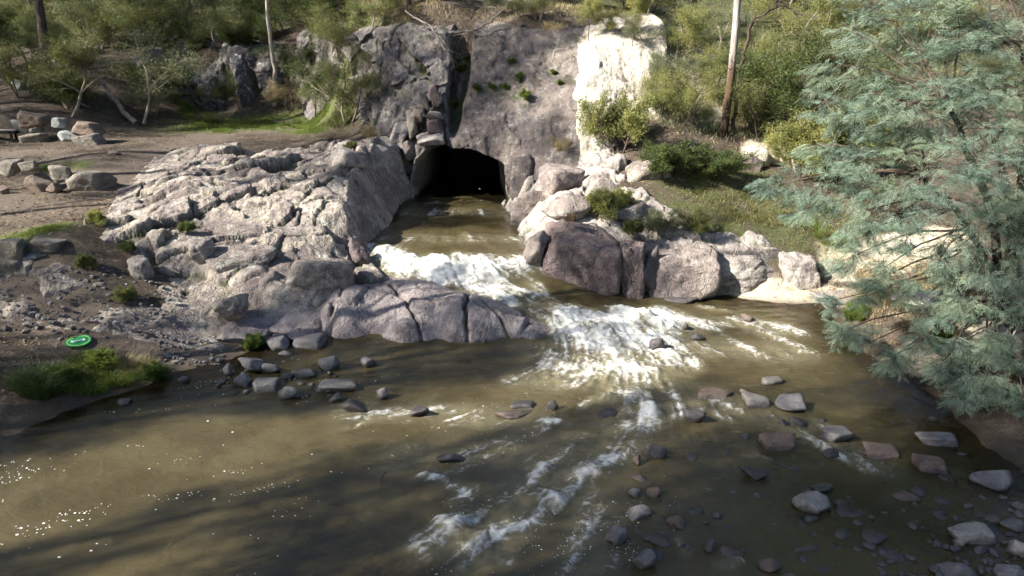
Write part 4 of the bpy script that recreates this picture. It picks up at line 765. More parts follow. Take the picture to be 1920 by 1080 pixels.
# stones lying in the river: (box, kind, material, label)
g_, p_, b_, d_ = 'stone_grey', 'stone_pale', 'stone_brown', 'stone_dark'
RR = [((703, 722, 729, 748), 'round', g_, 'small grey upright stone right of the stone cluster by the left shore'), ((759, 756, 804, 781), 'round', d_, 'dark brown wet rock with a foam trail in mid river'), ((638, 744, 686, 776), 'angular', d_, 'dark half sunken rock right of the stone cluster'), ((906, 762, 1014, 790), 'round', b_, 'long brown half sunken rock in mid river'),
      ((955, 749, 1008, 767), 'slab', d_, 'black wet rock just behind the long brown one'), ((1022, 749, 1048, 774), 'angular', d_, 'small black splashed rock right of the long brown one'), ((812, 841, 871, 871), 'round', d_, 'smooth rounded black rock alone in mid river'), ((1215, 829, 1258, 864), 'angular', d_, 'black angular rock at the edge of the lower rapids'),
      ((1186, 852, 1208, 874), 'round', b_, 'small mossy stone left of the black angular rock'), ((1182, 886, 1218, 904), 'angular', b_, 'small purplish stone below the black angular rock'), ((1177, 906, 1204, 934), 'angular', p_, 'small stone with a white face and a black side'), ((1211, 907, 1241, 934), 'round', b_, 'small olive stone beside the white faced one'),
      ((1172, 942, 1226, 984), 'round', p_, 'pale yellowish stone just under the surface'), ((1110, 959, 1141, 981), 'round', b_, 'sunken brown stone left of the pale yellowish one'), ((1132, 976, 1188, 1026), 'angular', g_, 'sharp ridged pale stone leaning right near the bottom edge'), ((1202, 989, 1264, 1024), 'round', d_, 'dark grey stone right of the sharp ridged one'),
      ((1187, 1024, 1246, 1075), 'angular', g_, 'big grey angular stone near the bottom centre'), ((1252, 962, 1301, 998), 'round', b_, 'brown half sunken stone above the dark grey one'), ((1306, 723, 1385, 753), 'slab', b_, 'low dark brown slab left of the pale stones'), ((1389, 727, 1414, 744), 'angular', p_, 'small white topped stone behind the split pale block'),
      ((1399, 734, 1452, 769), 'block', p_, 'split pale block with a brown top'), ((1461, 732, 1524, 777), 'round', g_, 'large smooth grey boulder right of the split pale block'), ((1278, 759, 1327, 798), 'angular', d_, 'wet black rock with foam left of the pale stones'), ((1459, 782, 1484, 801), 'round', d_, 'small dark stone below the smooth grey boulder'),
      ((1422, 807, 1512, 848), 'slab', b_, 'flat rust brown stone with a pale rim'), ((1547, 789, 1614, 832), 'block', g_, 'squared grey rock right of the smooth grey boulder'), ((1727, 806, 1812, 838), 'slab', g_, 'long flat grey stone near the right bank'), ((1629, 829, 1712, 869), 'slab', b_, 'sunken brown flat stone left of the long flat one'),
      ((1726, 846, 1788, 889), 'slab', b_, 'reddish sloping stone below the long flat one'), ((1546, 839, 1582, 864), 'round', d_, 'dark rock under a small fall'), ((1832, 866, 1925, 922), 'round', g_, 'large pale grey boulder at the right edge'), ((1392, 866, 1458, 902), 'round', d_, 'bluish dark rock with water sliding over it'),
      ((1492, 916, 1568, 967), 'angular', p_, 'tan faceted stone in the lower right shallows'), ((1526, 901, 1574, 924), 'round', d_, 'dark low stone just behind the tan faceted one'), ((1679, 916, 1728, 948), 'round', b_, 'olive sunken stone right of the tan faceted one'), ((1512, 964, 1541, 983), 'round', d_, 'small dark stone in front of the tan faceted one'),
      ((1791, 977, 1878, 1022), 'slab', p_, 'pale flat topped block in the lower right corner'), ((1792, 1006, 1818, 1027), 'round', p_, 'small pale stone at the left foot of the flat topped block'), ((1826, 1019, 1858, 1038), 'round', g_, 'small grey stone in front of the flat topped block'), ((1856, 964, 1891, 986), 'round', g_, 'small grey stone behind the flat topped block'),
      ((1886, 969, 1935, 999), 'round', g_, 'grey stone right of the flat topped block at the edge'), ((1897, 1009, 1940, 1045), 'angular', p_, 'pale stone at the right edge below the flat topped block'), ((1772, 1054, 1845, 1095), 'round', g_, 'round grey stone cut by the bottom edge'), ((1746, 1054, 1781, 1080), 'round', g_, 'small stone left of the round grey one at the bottom'),
      ((1866, 1054, 1940, 1100), 'angular', g_, 'large grey stone in the very corner'), ((1426, 1041, 1471, 1077), 'angular', b_, 'pointed reddish stone near the bottom edge'), ((1466, 1071, 1502, 1095), 'round', g_, 'stone at the bottom edge right of the pointed reddish one'), ((1486, 1022, 1538, 1042), 'slab', b_, 'sunken tan stone above the pointed reddish one'),
      ((1906, 939, 1935, 961), 'round', g_, 'small stone at the right edge above the flat topped block'), ((1319, 1002, 1348, 1041), 'round', d_, 'sunken dark stone left of the lower shallows'), ((1352, 1026, 1401, 1052), 'round', b_, 'brown sunken stone with a little foam'), ((1876, 827, 1908, 840), 'round', d_, 'small dark stone near the right bank'),
      ((1392, 586, 1417, 602), 'angular', b_, 'small red brown stone in the pool below the domed boulder'), ((1296, 619, 1328, 642), 'angular', d_, 'black rock right of the main boil'), ((1427, 704, 1477, 723), 'block', p_, 'pair of pale block stones joined low in the pool'), ((1277, 602, 1294, 621), 'round', d_, 'tiny black stone above the main boil'),
      ((1218, 618, 1254, 660), 'round', d_, 'dark rounded rock in the main boil'), ((1256, 603, 1270, 622), 'angular', d_, 'small black fang of rock in the white water'), ((489, 624, 549, 662), 'round', g_, 'rounded grey rock touching the outcrop, leftmost of the shore pair'), ((513, 654, 551, 672), 'round', g_, 'small flat stone below the rounded grey shore rock'),
      ((542, 622, 609, 660), 'block', g_, 'squared grey rock touching the outcrop, right of the rounded one'), ((577, 654, 635, 695), 'angular', g_, 'tilted pale grey stone right of the shore cluster'), ((436, 657, 499, 698), 'angular', g_, 'grey broken rock at the top of the shore cluster'), ((474, 672, 525, 705), 'angular', g_, 'bluish pale stone in the middle of the shore cluster'),
      ((434, 697, 474, 727), 'round', g_, 'grey stone at the lower left of the shore cluster'), ((464, 704, 522, 734), 'slab', p_, 'pale flat stone at the bottom of the shore cluster'), ((416, 676, 438, 701), 'round', g_, 'small grey stone at the left end of the shore cluster'), ((526, 697, 548, 711), 'round', g_, 'tiny stone between the shore cluster and the pointed pale rock'),
      ((539, 689, 592, 708), 'slab', p_, 'thin pale slab behind the pointed pale rock'), ((514, 714, 564, 752), 'angular', p_, 'pointed pale rock like a tooth near the left shore'), ((582, 709, 672, 735), 'slab', p_, 'long flat pale rock right of the pointed one'), ((614, 733, 644, 754), 'round', g_, 'small round stone in front of the long flat pale rock'),
      ((672, 662, 701, 691), 'round', g_, 'round grey stone alone below the smooth slabs'), ((216, 744, 242, 758), 'slab', g_, 'flat grey stone by the grass clump'), ((330, 704, 352, 716), 'slab', g_, 'tiny flat stone at the muddy left shore'), ((1108, 766, 1168, 792), 'round', d_, 'dark sunken rock ringed by foam in the rapids')]
for i, (box, kind, mat, lab) in enumerate(RR):
    b = list(box); zb = 0.0
    if 'sunken' in lab or 'under the surface' in lab: zb = -.05
    if 489 <= b[0] <= 545 and b[1] < 640: zb = .05
    if b[0] in (436, 416): zb = .08
    if kind == 'round' and i % 2 and 'round' not in lab and 'smooth' not in lab: kind = 'angular'
    rock('river_rock', b, zb, kind, mat, 520 + i, lab, 'rock', 'rocks lying in the river', dr=.9, sub=4 if (b[2] - b[0]) > 52 else 3, sink=.55, hmin=.06, rough=.9)
# small stones wedged between the larger ones
rg = np.random.default_rng(15); Vs, Fs, off = [], [], 0
for i in range(260):
    if i < 150: u, v = rg.uniform(1560, 1935), rg.uniform(930, 1088); keep = rg.random() < .25 + .75 * ((u - 1560) / 375 * .6 + (v - 930) / 158 * .4)
    elif i < 210: u, v = rg.uniform(410, 640), rg.uniform(665, 745); keep = True
    else: u, v = rg.uniform(1180, 1560), rg.uniform(740, 1060); keep = rg.random() < .6
    if not keep: continue
    p = on_z(u, v, 0.0); sz = rg.uniform(.035, .10); V, F = rock_np(820 + i % 24, 'angular', 2, .5); a = rg.uniform(0, 6.3); V = V * sz * np.array([1.1, .85, .6])
    V = np.stack([V[:, 0] * math.cos(a) - V[:, 1] * math.sin(a), V[:, 0] * math.sin(a) + V[:, 1] * math.cos(a), V[:, 2]], -1) + np.array([p[0], p[1], rg.uniform(-.03, .02)]); Vs.append(V); Fs.append(F + off); off += len(V)
tag(ob('river_gravel', mesh_np('river_gravel', np.concatenate(Vs), np.concatenate(Fs), True), M['stone_grey']), 'small wet stones scattered between the larger river rocks', 'gravel', kind='stuff')
# sunken stones of the stony shallows, seen through the water
rg = np.random.default_rng(5)
Vs, Fs, off = [], [], 0
D3, F3 = ico(2)
for i in range(230):
    u = rg.uniform(1150, 1930); v = rg.uniform(790, 1090)
    if rg.random() > .35 + .65 * (u - 1150) / 780: continue
    p = on_z(u, v, -.1); s = rg.uniform(.05, .25)
    V, F = rock_np(int(700 + i % 40), 'round', 2, .6)
    V = V * s * np.array([1, rg.uniform(.7, 1.1), .55]); a = rg.uniform(0, 6.3); ca, sa_ = math.cos(a), math.sin(a)
    V = np.stack([V[:, 0] * ca - V[:, 1] * sa_, V[:, 0] * sa_ + V[:, 1] * ca, V[:, 2]], -1) + np.array([p[0], p[1], rg.uniform(-.20, -.03)])
    Vs.append(V); Fs.append(F + off); off += len(V)
tag(ob('sunken_cobbles', mesh_np('sunken_cobbles', np.concatenate(Vs), np.concatenate(Fs), True), M['stone_dark']), 'sunken dark cobbles across the shallow lower right river bed', 'cobbles', kind='stuff')
# ------------------------------------------------------------------ plants: generators
def norm(v): return v / (np.linalg.norm(v, axis=-1, keepdims=True) + 1e-9)
class Skel:
    """branching skeleton: segments (p0, p1, r0, r1) with their level, and leafy ends"""
    def __init__(self, seed): self.rg = np.random.default_rng(seed); self.seg = []; self.lev = []; self.tips = []
    def branch(self, p, d, L, r, lev, cfg):
        rg = self.rg; n = cfg['nseg'][lev]; p = np.array(p, float); d = norm(np.array(d, float)); pts = [(p, d, r)]
        for i in range(n):
            d = norm(d + rg.normal(0, cfg['wob'][lev], 3) + np.array([0, 0, cfg['lift'][lev]]))
            r2 = r * (1 - (1 - cfg['taper'][lev]) * (i + 1) / n); q = p + d * (L / n)
            self.seg.append((*p, *q, pts[-1][2], r2)); self.lev.append(lev); p = q; pts.append((p, d, r2))
        if lev + 1 < len(cfg['nseg']):
            k = cfg['kids'][lev]
            for j in range(k):
                f = cfg['start'][lev] + (1 - cfg['start'][lev]) * (j + rg.random()) / k; idx = min(n, max(1, int(round(f * n)))); q, dd, rr = pts[idx]
                sp = cfg['spread'][lev]; v = rg.normal(0, 1, 3); v = norm(v - dd * np.dot(v, dd)); a = sp * rg.uniform(.6, 1.25)
                self.branch(q, dd * math.cos(a) + v * math.sin(a), L * cfg['len'][lev] * rg.uniform(.65, 1.2) * (1.15 - .45 * f), rr * cfg['rad'][lev], lev + 1, cfg)
            if cfg.get('top', True): self.branch(p, d, L * cfg['len'][lev] * .9, pts[-1][2] * .9, lev + 1, cfg)
        else:
            for q, dd, rr in pts[1:]: self.tips.append((*q, *dd))
def tubes(seg, sides=5):
    s = np.array(seg, float); n = len(s); a = s[:, :3]; b = s[:, 3:6]; d = norm(b - a)
    ref = np.where(np.abs(d[:, 2:3]) > .9, np.array([[1., 0, 0]]), np.array([[0., 0, 1]])); u = norm(np.cross(d, ref)); w = np.cross(d, u)
    th = np.arange(sides) / sides * 2 * math.pi; c = np.cos(th)[None, :, None]; si = np.sin(th)[None, :, None]
    ringd = u[:, None] * c + w[:, None] * si
    V = np.concatenate([a[:, None] + ringd * s[:, 6][:, None, None], b[:, None] + ringd * s[:, 7][:, None, None]], 1)
    i = np.arange(sides); f = np.stack([i, (i + 1) % sides, (i + 1) % sides + sides, i + sides], -1)
    F = (np.arange(n) * 2 * sides)[:, None, None] + f[None]
    return V.reshape(-1, 3), F.reshape(-1, 4)
def leaves(rg, pos, dirs, L, Wd, fold=.0):
    """kite shaped leaves: base, side, tip, side"""
    n = len(pos); L = L * rg.uniform(.65, 1.3, n)[:, None]; d = norm(dirs); r = rg.normal(0, 1, (n, 3)); s = norm(np.cross(d, r)) * (Wd * rg.uniform(.7, 1.25, n)[:, None]) * .5
    up = np.cross(s, d); m = pos + d * L * .42
    V = np.stack([pos, m + s + up * fold, pos + d * L, m - s + up * fold], 1).reshape(-1, 3)
    F = np.arange(n * 4).reshape(n, 4); return V, F
def leaf_cloud(rg, tips, per, spread, L, Wd, droop, along=.6):
    t = np.array(tips, float); t = np.repeat(t, per, 0); n = len(t)
    pos = t[:, :3] + rg.normal(0, spread, (n, 3)); d = t[:, 3:] * along + rg.normal(0, .6, (n, 3)) + np.array([0, 0, droop])
    V, F = leaves(rg, pos, d, L, Wd); tint = np.repeat(np.clip(np.repeat(rg.random(len(tips)), per) * .6 + rg.random(n) * .4, 0, 1), 4)
    return V, F, tint
def fronds(rg, pos, dirs, L, npin=7):
    """feathery wattle fronds: pairs of narrow pinnae along a midrib"""
    n = len(pos); d = norm(dirs); r = rg.normal(0, 1, (n, 3)) * .5 + np.array([0, 0, 1.0]); s = norm(np.cross(d, r)); up = norm(np.cross(s, d)); L = (L * rg.uniform(.6, 1.25, n))[:, None]
    Vs = []
    for j in range(npin):
        f = .12 + .86 * j / (npin - 1); b = pos + d * L * f - up * (L * .28 * f * f)
        pl = L * .36 * (1 - .62 * abs(f - .38)); 
        for sg in (-1, 1):
            dd = norm(s * sg * .9 + d * .55 - up * .18 + rg.normal(0, .10, (n, 3))); wdt = d * (L * .042)
            m = b + dd * pl * .5
            Vs.append(np.stack([b, m + wdt, b + dd * pl, m - wdt], 1))
    V = np.stack(Vs, 1).reshape(-1, 3); return V, np.arange(len(V)).reshape(-1, 4), np.repeat(rg.random(n), npin * 2 * 4)
def leaf_mat(name, a, b, trans=.35, rough=.55, spec=.3):
    k = N(name); t = k.attr('tint'); c = k.mix(t, a, b); P = k.pos()
    c = k.mix(k.math('MULTIPLY', k.step(k.noise(P, .9, 2), .4, .7), .5), c, (b[0] * 1.55, b[1] * 1.4, b[2] * 1.1))
    p = k.bsdf(c, rough, spec); tl = k.n('ShaderNodeBsdfTranslucent'); k.L(k.mix(.35, c, (.22, .26, .03)), tl.inputs[0])
    m = k.n('ShaderNodeMixShader'); m.inputs[0].default_value = trans; k.L(p, m.inputs[1]); k.L(tl.outputs[0], m.inputs[2]); return k.fin(m.outputs[0])
def bark_mat(name, a, b, sc=6.0):
    k = N(name); P = k.objc(); n1 = k.noise(k.mp(P, (1, 1, .18)), sc, 5, .7, .5); n2 = k.noise(P, 1.2, 3, .6)
    c = k.mix(k.step(n1, .35, .65), a, b); c = k.mix(k.math('MULTIPLY', k.step(n2, .5, .65), .6), c, tuple(x * .45 for x in a)); return k.fin(k.bsdf(c, .9, .2, k.bump(n1, .8, .03)))
M['leaf_wattle'] = leaf_mat('wattle_leaf', (0.108, 0.180, 0.146), (0.275, 0.360, 0.285), .38)
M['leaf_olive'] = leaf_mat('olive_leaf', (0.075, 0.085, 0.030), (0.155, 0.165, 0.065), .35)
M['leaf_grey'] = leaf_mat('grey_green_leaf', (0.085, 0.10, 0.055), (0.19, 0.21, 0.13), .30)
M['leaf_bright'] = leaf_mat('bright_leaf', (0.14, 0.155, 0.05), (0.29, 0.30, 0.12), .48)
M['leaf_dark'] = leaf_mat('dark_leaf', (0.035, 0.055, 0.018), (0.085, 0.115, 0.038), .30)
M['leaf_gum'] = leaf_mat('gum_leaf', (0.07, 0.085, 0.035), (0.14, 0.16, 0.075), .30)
M['grass'] = leaf_mat('grass_blade', (0.06, 0.10, 0.018), (0.15, 0.20, 0.045), .40)
M['dry'] = leaf_mat('dry_grass', (0.20, 0.155, 0.085), (0.36, 0.30, 0.18), .25)
M['litter'] = leaf_mat('leaf_litter', (0.10, 0.06, 0.035), (0.24, 0.17, 0.10), .05, .8)
M['bark_pale'] = bark_mat('pale_bark', (0.30, 0.26, 0.22), (0.48, 0.44, 0.39))
M['bark_dark'] = bark_mat('dark_bark', (0.055, 0.042, 0.036), (0.12, 0.085, 0.066))
M['bark_twig'] = bark_mat('twig_bark', (0.14, 0.11, 0.09), (0.26, 0.22, 0.19))
k = N('gum_bark'); P = k.objc(); n1 = k.noise(k.mp(P, (1, 1, .12)), 7, 5, .7, .5); sep = k.n('ShaderNodeSeparateXYZ'); k.L(P, sep.inputs[0])
zf = k.step(k.math('ADD', sep.outputs[2], k.math('MULTIPLY', n1, 2.2)), 3.4, 4.6); zc_ = k.step(k.math('ADD', sep.outputs[2], n1), 1.2, 2.4)
M['bark_red'] = k.fin(k.bsdf(k.mix(zf, k.mix(zc_, k.mix(n1, (.02, .014, .012), (.055, .038, .03)), k.mix(n1, (.06, .036, .026), (.15, .09, .062))), k.mix(k.step(n1, .35, .65), (.20, .175, .15), (.46, .42, .38))), .9, .2, k.bump(n1, .8, .04)))
M['dead_wood'] = bark_mat('dead_wood', (0.22, 0.18, 0.15), (0.38, 0.33, 0.28))

CFG = {
 'wispy': dict(nseg=[4, 4, 3, 3], wob=[.16, .16, .22, .3], lift=[.04, .02, -.03, -.08], taper=[.6, .5, .5, .3], kids=[4, 6, 5], start=[.25, .25, .2], spread=[.65, .7, .8], len=[.72, .55, .55], rad=[.6, .5, .5]),
 'dense': dict(nseg=[3, 4, 3, 2], wob=[.1, .14, .18, .25], lift=[.02, .05, .05, .03], taper=[.7, .5, .5, .3], kids=[6, 6, 5], start=[.1, .2, .2], spread=[.75, .6, .7], len=[.85, .5, .5], rad=[.6, .5, .5]),
 'gum': dict(nseg=[9, 5, 4, 3], wob=[.05, .16, .2, .25], lift=[.03, .10, .02, -.10], taper=[.55, .5, .5, .3], kids=[8, 5, 5], start=[.55, .35, .3], spread=[.7, .65, .8], len=[.34, .62, .55], rad=[.42, .55, .5]),
}
def plant_meshes(name, seed, style, height, r0, per, spread, L, Wd, droop, stems=1, lean=.35, along=.6):
    """one plant about `height` tall: (stem mesh, foliage mesh)"""
    sk = Skel(seed); rg = np.random.default_rng(seed + 50)
    for s in range(stems):
        a = rg.uniform(0, 6.28) if stems == 1 else s / stems * 6.28 + rg.uniform(-.4, .4); d = np.array([math.cos(a) * lean * rg.uniform(.4, 1.2), math.sin(a) * lean * rg.uniform(.4, 1.2), 1.0])
        b = np.array([math.cos(a), math.sin(a), 0]) * (.06 * height if stems > 1 else 0)
        sk.branch(b + np.array([0, 0, -.04 * height]), d, height * {'wispy': .5, 'dense': .45, 'gum': .86}[style], r0, 0, CFG[style])
    V, F = tubes(sk.seg, 5); sm = mesh_np(name + '_stem', V, F, True)
    V, F, t = leaf_cloud(rg, sk.tips, per, spread, L, Wd, droop, along); lm = mesh_np(name + '_foliage', V, F, False, {'tint': t})
    return sm, lm
VAR = {
 'wispy': [plant_meshes('wispy', 900 + i, 'wispy', 2.4, .035, 9, .08, .075, .013, -.1, 3, .5) for i in range(3)],
 'dense': [plant_meshes('dense', 910 + i, 'dense', 1.6, .028, 9, .055, .08, .019, .15, 3, .45) for i in range(3)],
 'droop': [plant_meshes('droop', 920 + i, 'wispy', 3.6, .05, 13, .11, .10, .017, -.7, 2, .8) for i in range(2)],
 'sapling': [plant_meshes('sapling', 930 + i, 'gum', 4.5, .045, 11, .12, .12, .022, -.9, 1, .1) for i in range(2)],
 'gum': [plant_meshes('gum', 940 + i, 'gum', 18, .26, 15, .34, .22, .048, -.8, 1, .12) for i in range(3)],
 'weed': [plant_meshes('weed', 950 + i, 'dense', .7, .010, 7, .03, .06, .018, .2, 4, .5) for i in range(2)],
}
def plant(kind, var, loc, h, rz, label, group=None, leaf='leaf_olive', bark='bark_twig', name='shrub', cat='shrub', wide=1.0, lean=(0, 0), base_h={'wispy': 2.4, 'dense': 1.6, 'droop': 3.2, 'sapling': 4.5, 'gum': 18, 'weed': .7}):
    sm, lm = VAR[kind][var % len(VAR[kind])]; s = h / base_h[kind]
    o = empty(name, tuple(loc), label, cat, group, rot=(lean[0], lean[1], rz), scale=(s * wide, s * wide, s))
    for nm, me, mt in (('trunk' if kind in ('gum', 'sapling') else 'stem', sm, bark), ('crown' if kind in ('gum', 'sapling') else 'foliage', lm, leaf)):
        c = ob(nm, me, None, o)
        if not me.materials: me.materials.append(None)
        c.material_slots[0].link = 'OBJECT'; c.material_slots[0].material = M[mt]
    return o

# ------------------------------------------------------------------ the silver wattle on the right bank
wr = np.random.default_rng(77)
wb = np.array([11.9, 15.9, float(G(np.array([11.9]), np.array([15.9]))[0])])
wattle = empty('silver_wattle', tuple(wb), 'large blue green feathery wattle tree overhanging the right bank', 'tree')
clumps = [(1600, 60, 17.5, 55), (1680, 40, 17.5, 70), (1760, 30, 17, 75), (1850, 40, 16.5, 80), (1920, 80, 16, 80), (1580, 120, 17.5, 60), (1650, 130, 17, 75), (1730, 120, 16.5, 80), (1820, 130, 16, 85), (1900, 180, 15.5, 85), (1560, 190, 17.3, 55), (1600, 210, 16.8, 65), (1680, 220, 16.2, 80), (1760, 220, 15.8, 85), (1850, 240, 15.2, 85),
          (1540, 270, 17, 50), (1580, 300, 16.6, 65), (1660, 300, 15.9, 80), (1740, 310, 15.3, 85), (1830, 330, 14.9, 85), (1910, 330, 14.6, 80), (1470, 340, 17.2, 40), (1520, 360, 16.8, 50), (1600, 370, 16.2, 65), (1680, 380, 15.6, 70), (1770, 390, 15, 75), (1860, 420, 14.5, 80), (1560, 420, 16.4, 45), (1620, 440, 16, 45), (1700, 450, 15.5, 45),
          (1920, 440, 14.2, 75), (1830, 480, 14.6, 60), (1900, 530, 14.2, 65), (1600, 480, 15.8, 35), (1660, 500, 15.5, 28), (1840, 570, 14.4, 40), (1580, 620, 14.6, 32), (1630, 640, 14.4, 42), (1680, 670, 14.2, 32), (1760, 690, 13.6, 40), (1830, 700, 13.3, 45), (1890, 730, 12.9, 50), (1920, 660, 13.3, 55), (1740, 590, 14.6, 28), (1790, 640, 14, 30), (1870, 640, 13.7, 35), (1500, 400, 17, 30), (1440, 350, 17.2, 22), (1620, 560, 15.2, 20), (1960, 250, 15, 90), (2000, 450, 14.2, 90), (1980, 100, 16, 90), (1640, 10, 18, 60), (1740, -40, 17.5, 90), (1860, -60, 17, 90), (1960, 560, 14, 80), (1640, 530, 15.3, 26), (1700, 535, 15.2, 34), (1760, 500, 15, 44), (1800, 560, 14.6, 44), (1850, 660, 13.6, 45), (1800, 725, 13.1, 35), (1720, 640, 14, 32), (1925, 770, 12.5, 40), (1555, 565, 15.5, 20), (1700, 200, 15.8, 60), (1800, 60, 16.2, 70), (1900, 380, 14.4, 60), (1620, 260, 17.2, 60), (1720, 280, 16.8, 70), (1830, 200, 16.6, 80), (1900, 290, 16, 80), (1660, 420, 16.4, 45), (1780, 440, 15.8, 55), (1680, 100, 17.8, 60)]
seg = []; fp, fd = [], []
stem_tops = []
for i, (u, v) in enumerate([(1870, 260), (1780, 200), (1940, 150), (1720, 330), (1880, 430)]):
    q = on_y(u, v, 15.6 + .2 * i) - wb; p = np.array([.15 * math.cos(i * 1.3), .15 * math.sin(i * 1.3), -.1]); prev = p; r = .13 - .012 * i; m = 8
    for j in range(1, m + 1):
        f = j / m; nx = p * (1 - f) + q * f + np.array([0, 0, .6 * math.sin(f * 3.1)]) + wr.normal(0, .05, 3); seg.append((*prev, *nx, r * (1 - .07 * (j - 1)), r * (1 - .07 * j))); prev = nx; stem_tops.append(nx)
stem_tops = np.array(stem_tops)
for (u, v, y, rp) in clumps:
    c = on_y(u, v, y) - wb; rad = rp * y / FOC
    cand = stem_tops[stem_tops[:, 2] < c[2] + .8] if (stem_tops[:, 2] < c[2] + .8).any() else stem_tops
    s = cand[np.argmin(np.linalg.norm(cand - c, axis=1))]
    prev = s; mid = .5 * (s + c) + np.array([0, 0, .35])
    for j in range(1, 6):
        f = j / 5; nx = s * (1 - f) ** 2 + 2 * mid * f * (1 - f) + c * f * f + wr.normal(0, .03, 3); seg.append((*prev, *nx, .035 - .005 * (j - 1), .035 - .005 * j)); prev = nx
    out = norm(c - s + 1e-6)
    nsub = int(3 + rad * 3.4)
    for t in range(nsub):
        o_ = wr.normal(0, 1, 3); o_ = o_ / np.linalg.norm(o_) * rad * wr.random() ** .5 * np.array([1.05, 1.05, .85]); sc = c + o_; sr = rad * wr.uniform(.38, .62) + .08
        j = wr.integers(0, 3); seg.append((*c, *(sc - np.array([0, 0, .05])), .010, .005))
        od = norm(norm(o_ + 1e-6) + out * .7 + np.array([0, 0, -.1]))
        for q_ in range(int(7 + sr * 9)):
            a2 = wr.uniform(0, 6.283); rr_ = sr * wr.random() ** .6; e = sc + np.array([math.cos(a2) * rr_, math.sin(a2) * rr_, wr.normal(0, .16 * sr) - .25 * rr_ * rr_ / max(sr, .1)])
            d = norm(np.array([math.cos(a2), math.sin(a2), -.25]) + od * .9 + wr.normal(0, .2, 3)); ln = wr.uniform(.22, .42); a = e - d * ln * .6
            seg.append((*a, *(a + d * ln), .005, .003))
            for b in range(8):
                f = b / 7; q = a + d * ln * f; sd_ = norm(np.cross(d, np.array([0, 0, 1.0]) + wr.normal(0, .35, 3))) * (1 if b % 2 else -1); fp.append(q); fd.append(d * .75 + sd_ * .85 + np.array([0, 0, -.12]))
V, F = tubes(seg, 5); ob('trunk', mesh_np('wattle_trunk', V, F, True), M['bark_dark'], wattle)
V, F, t = fronds(wr, np.array(fp), np.array(fd), .185, 6)
ob('crown', mesh_np('wattle_crown', V, F, False, {'tint': t}), M['leaf_wattle'], wattle)

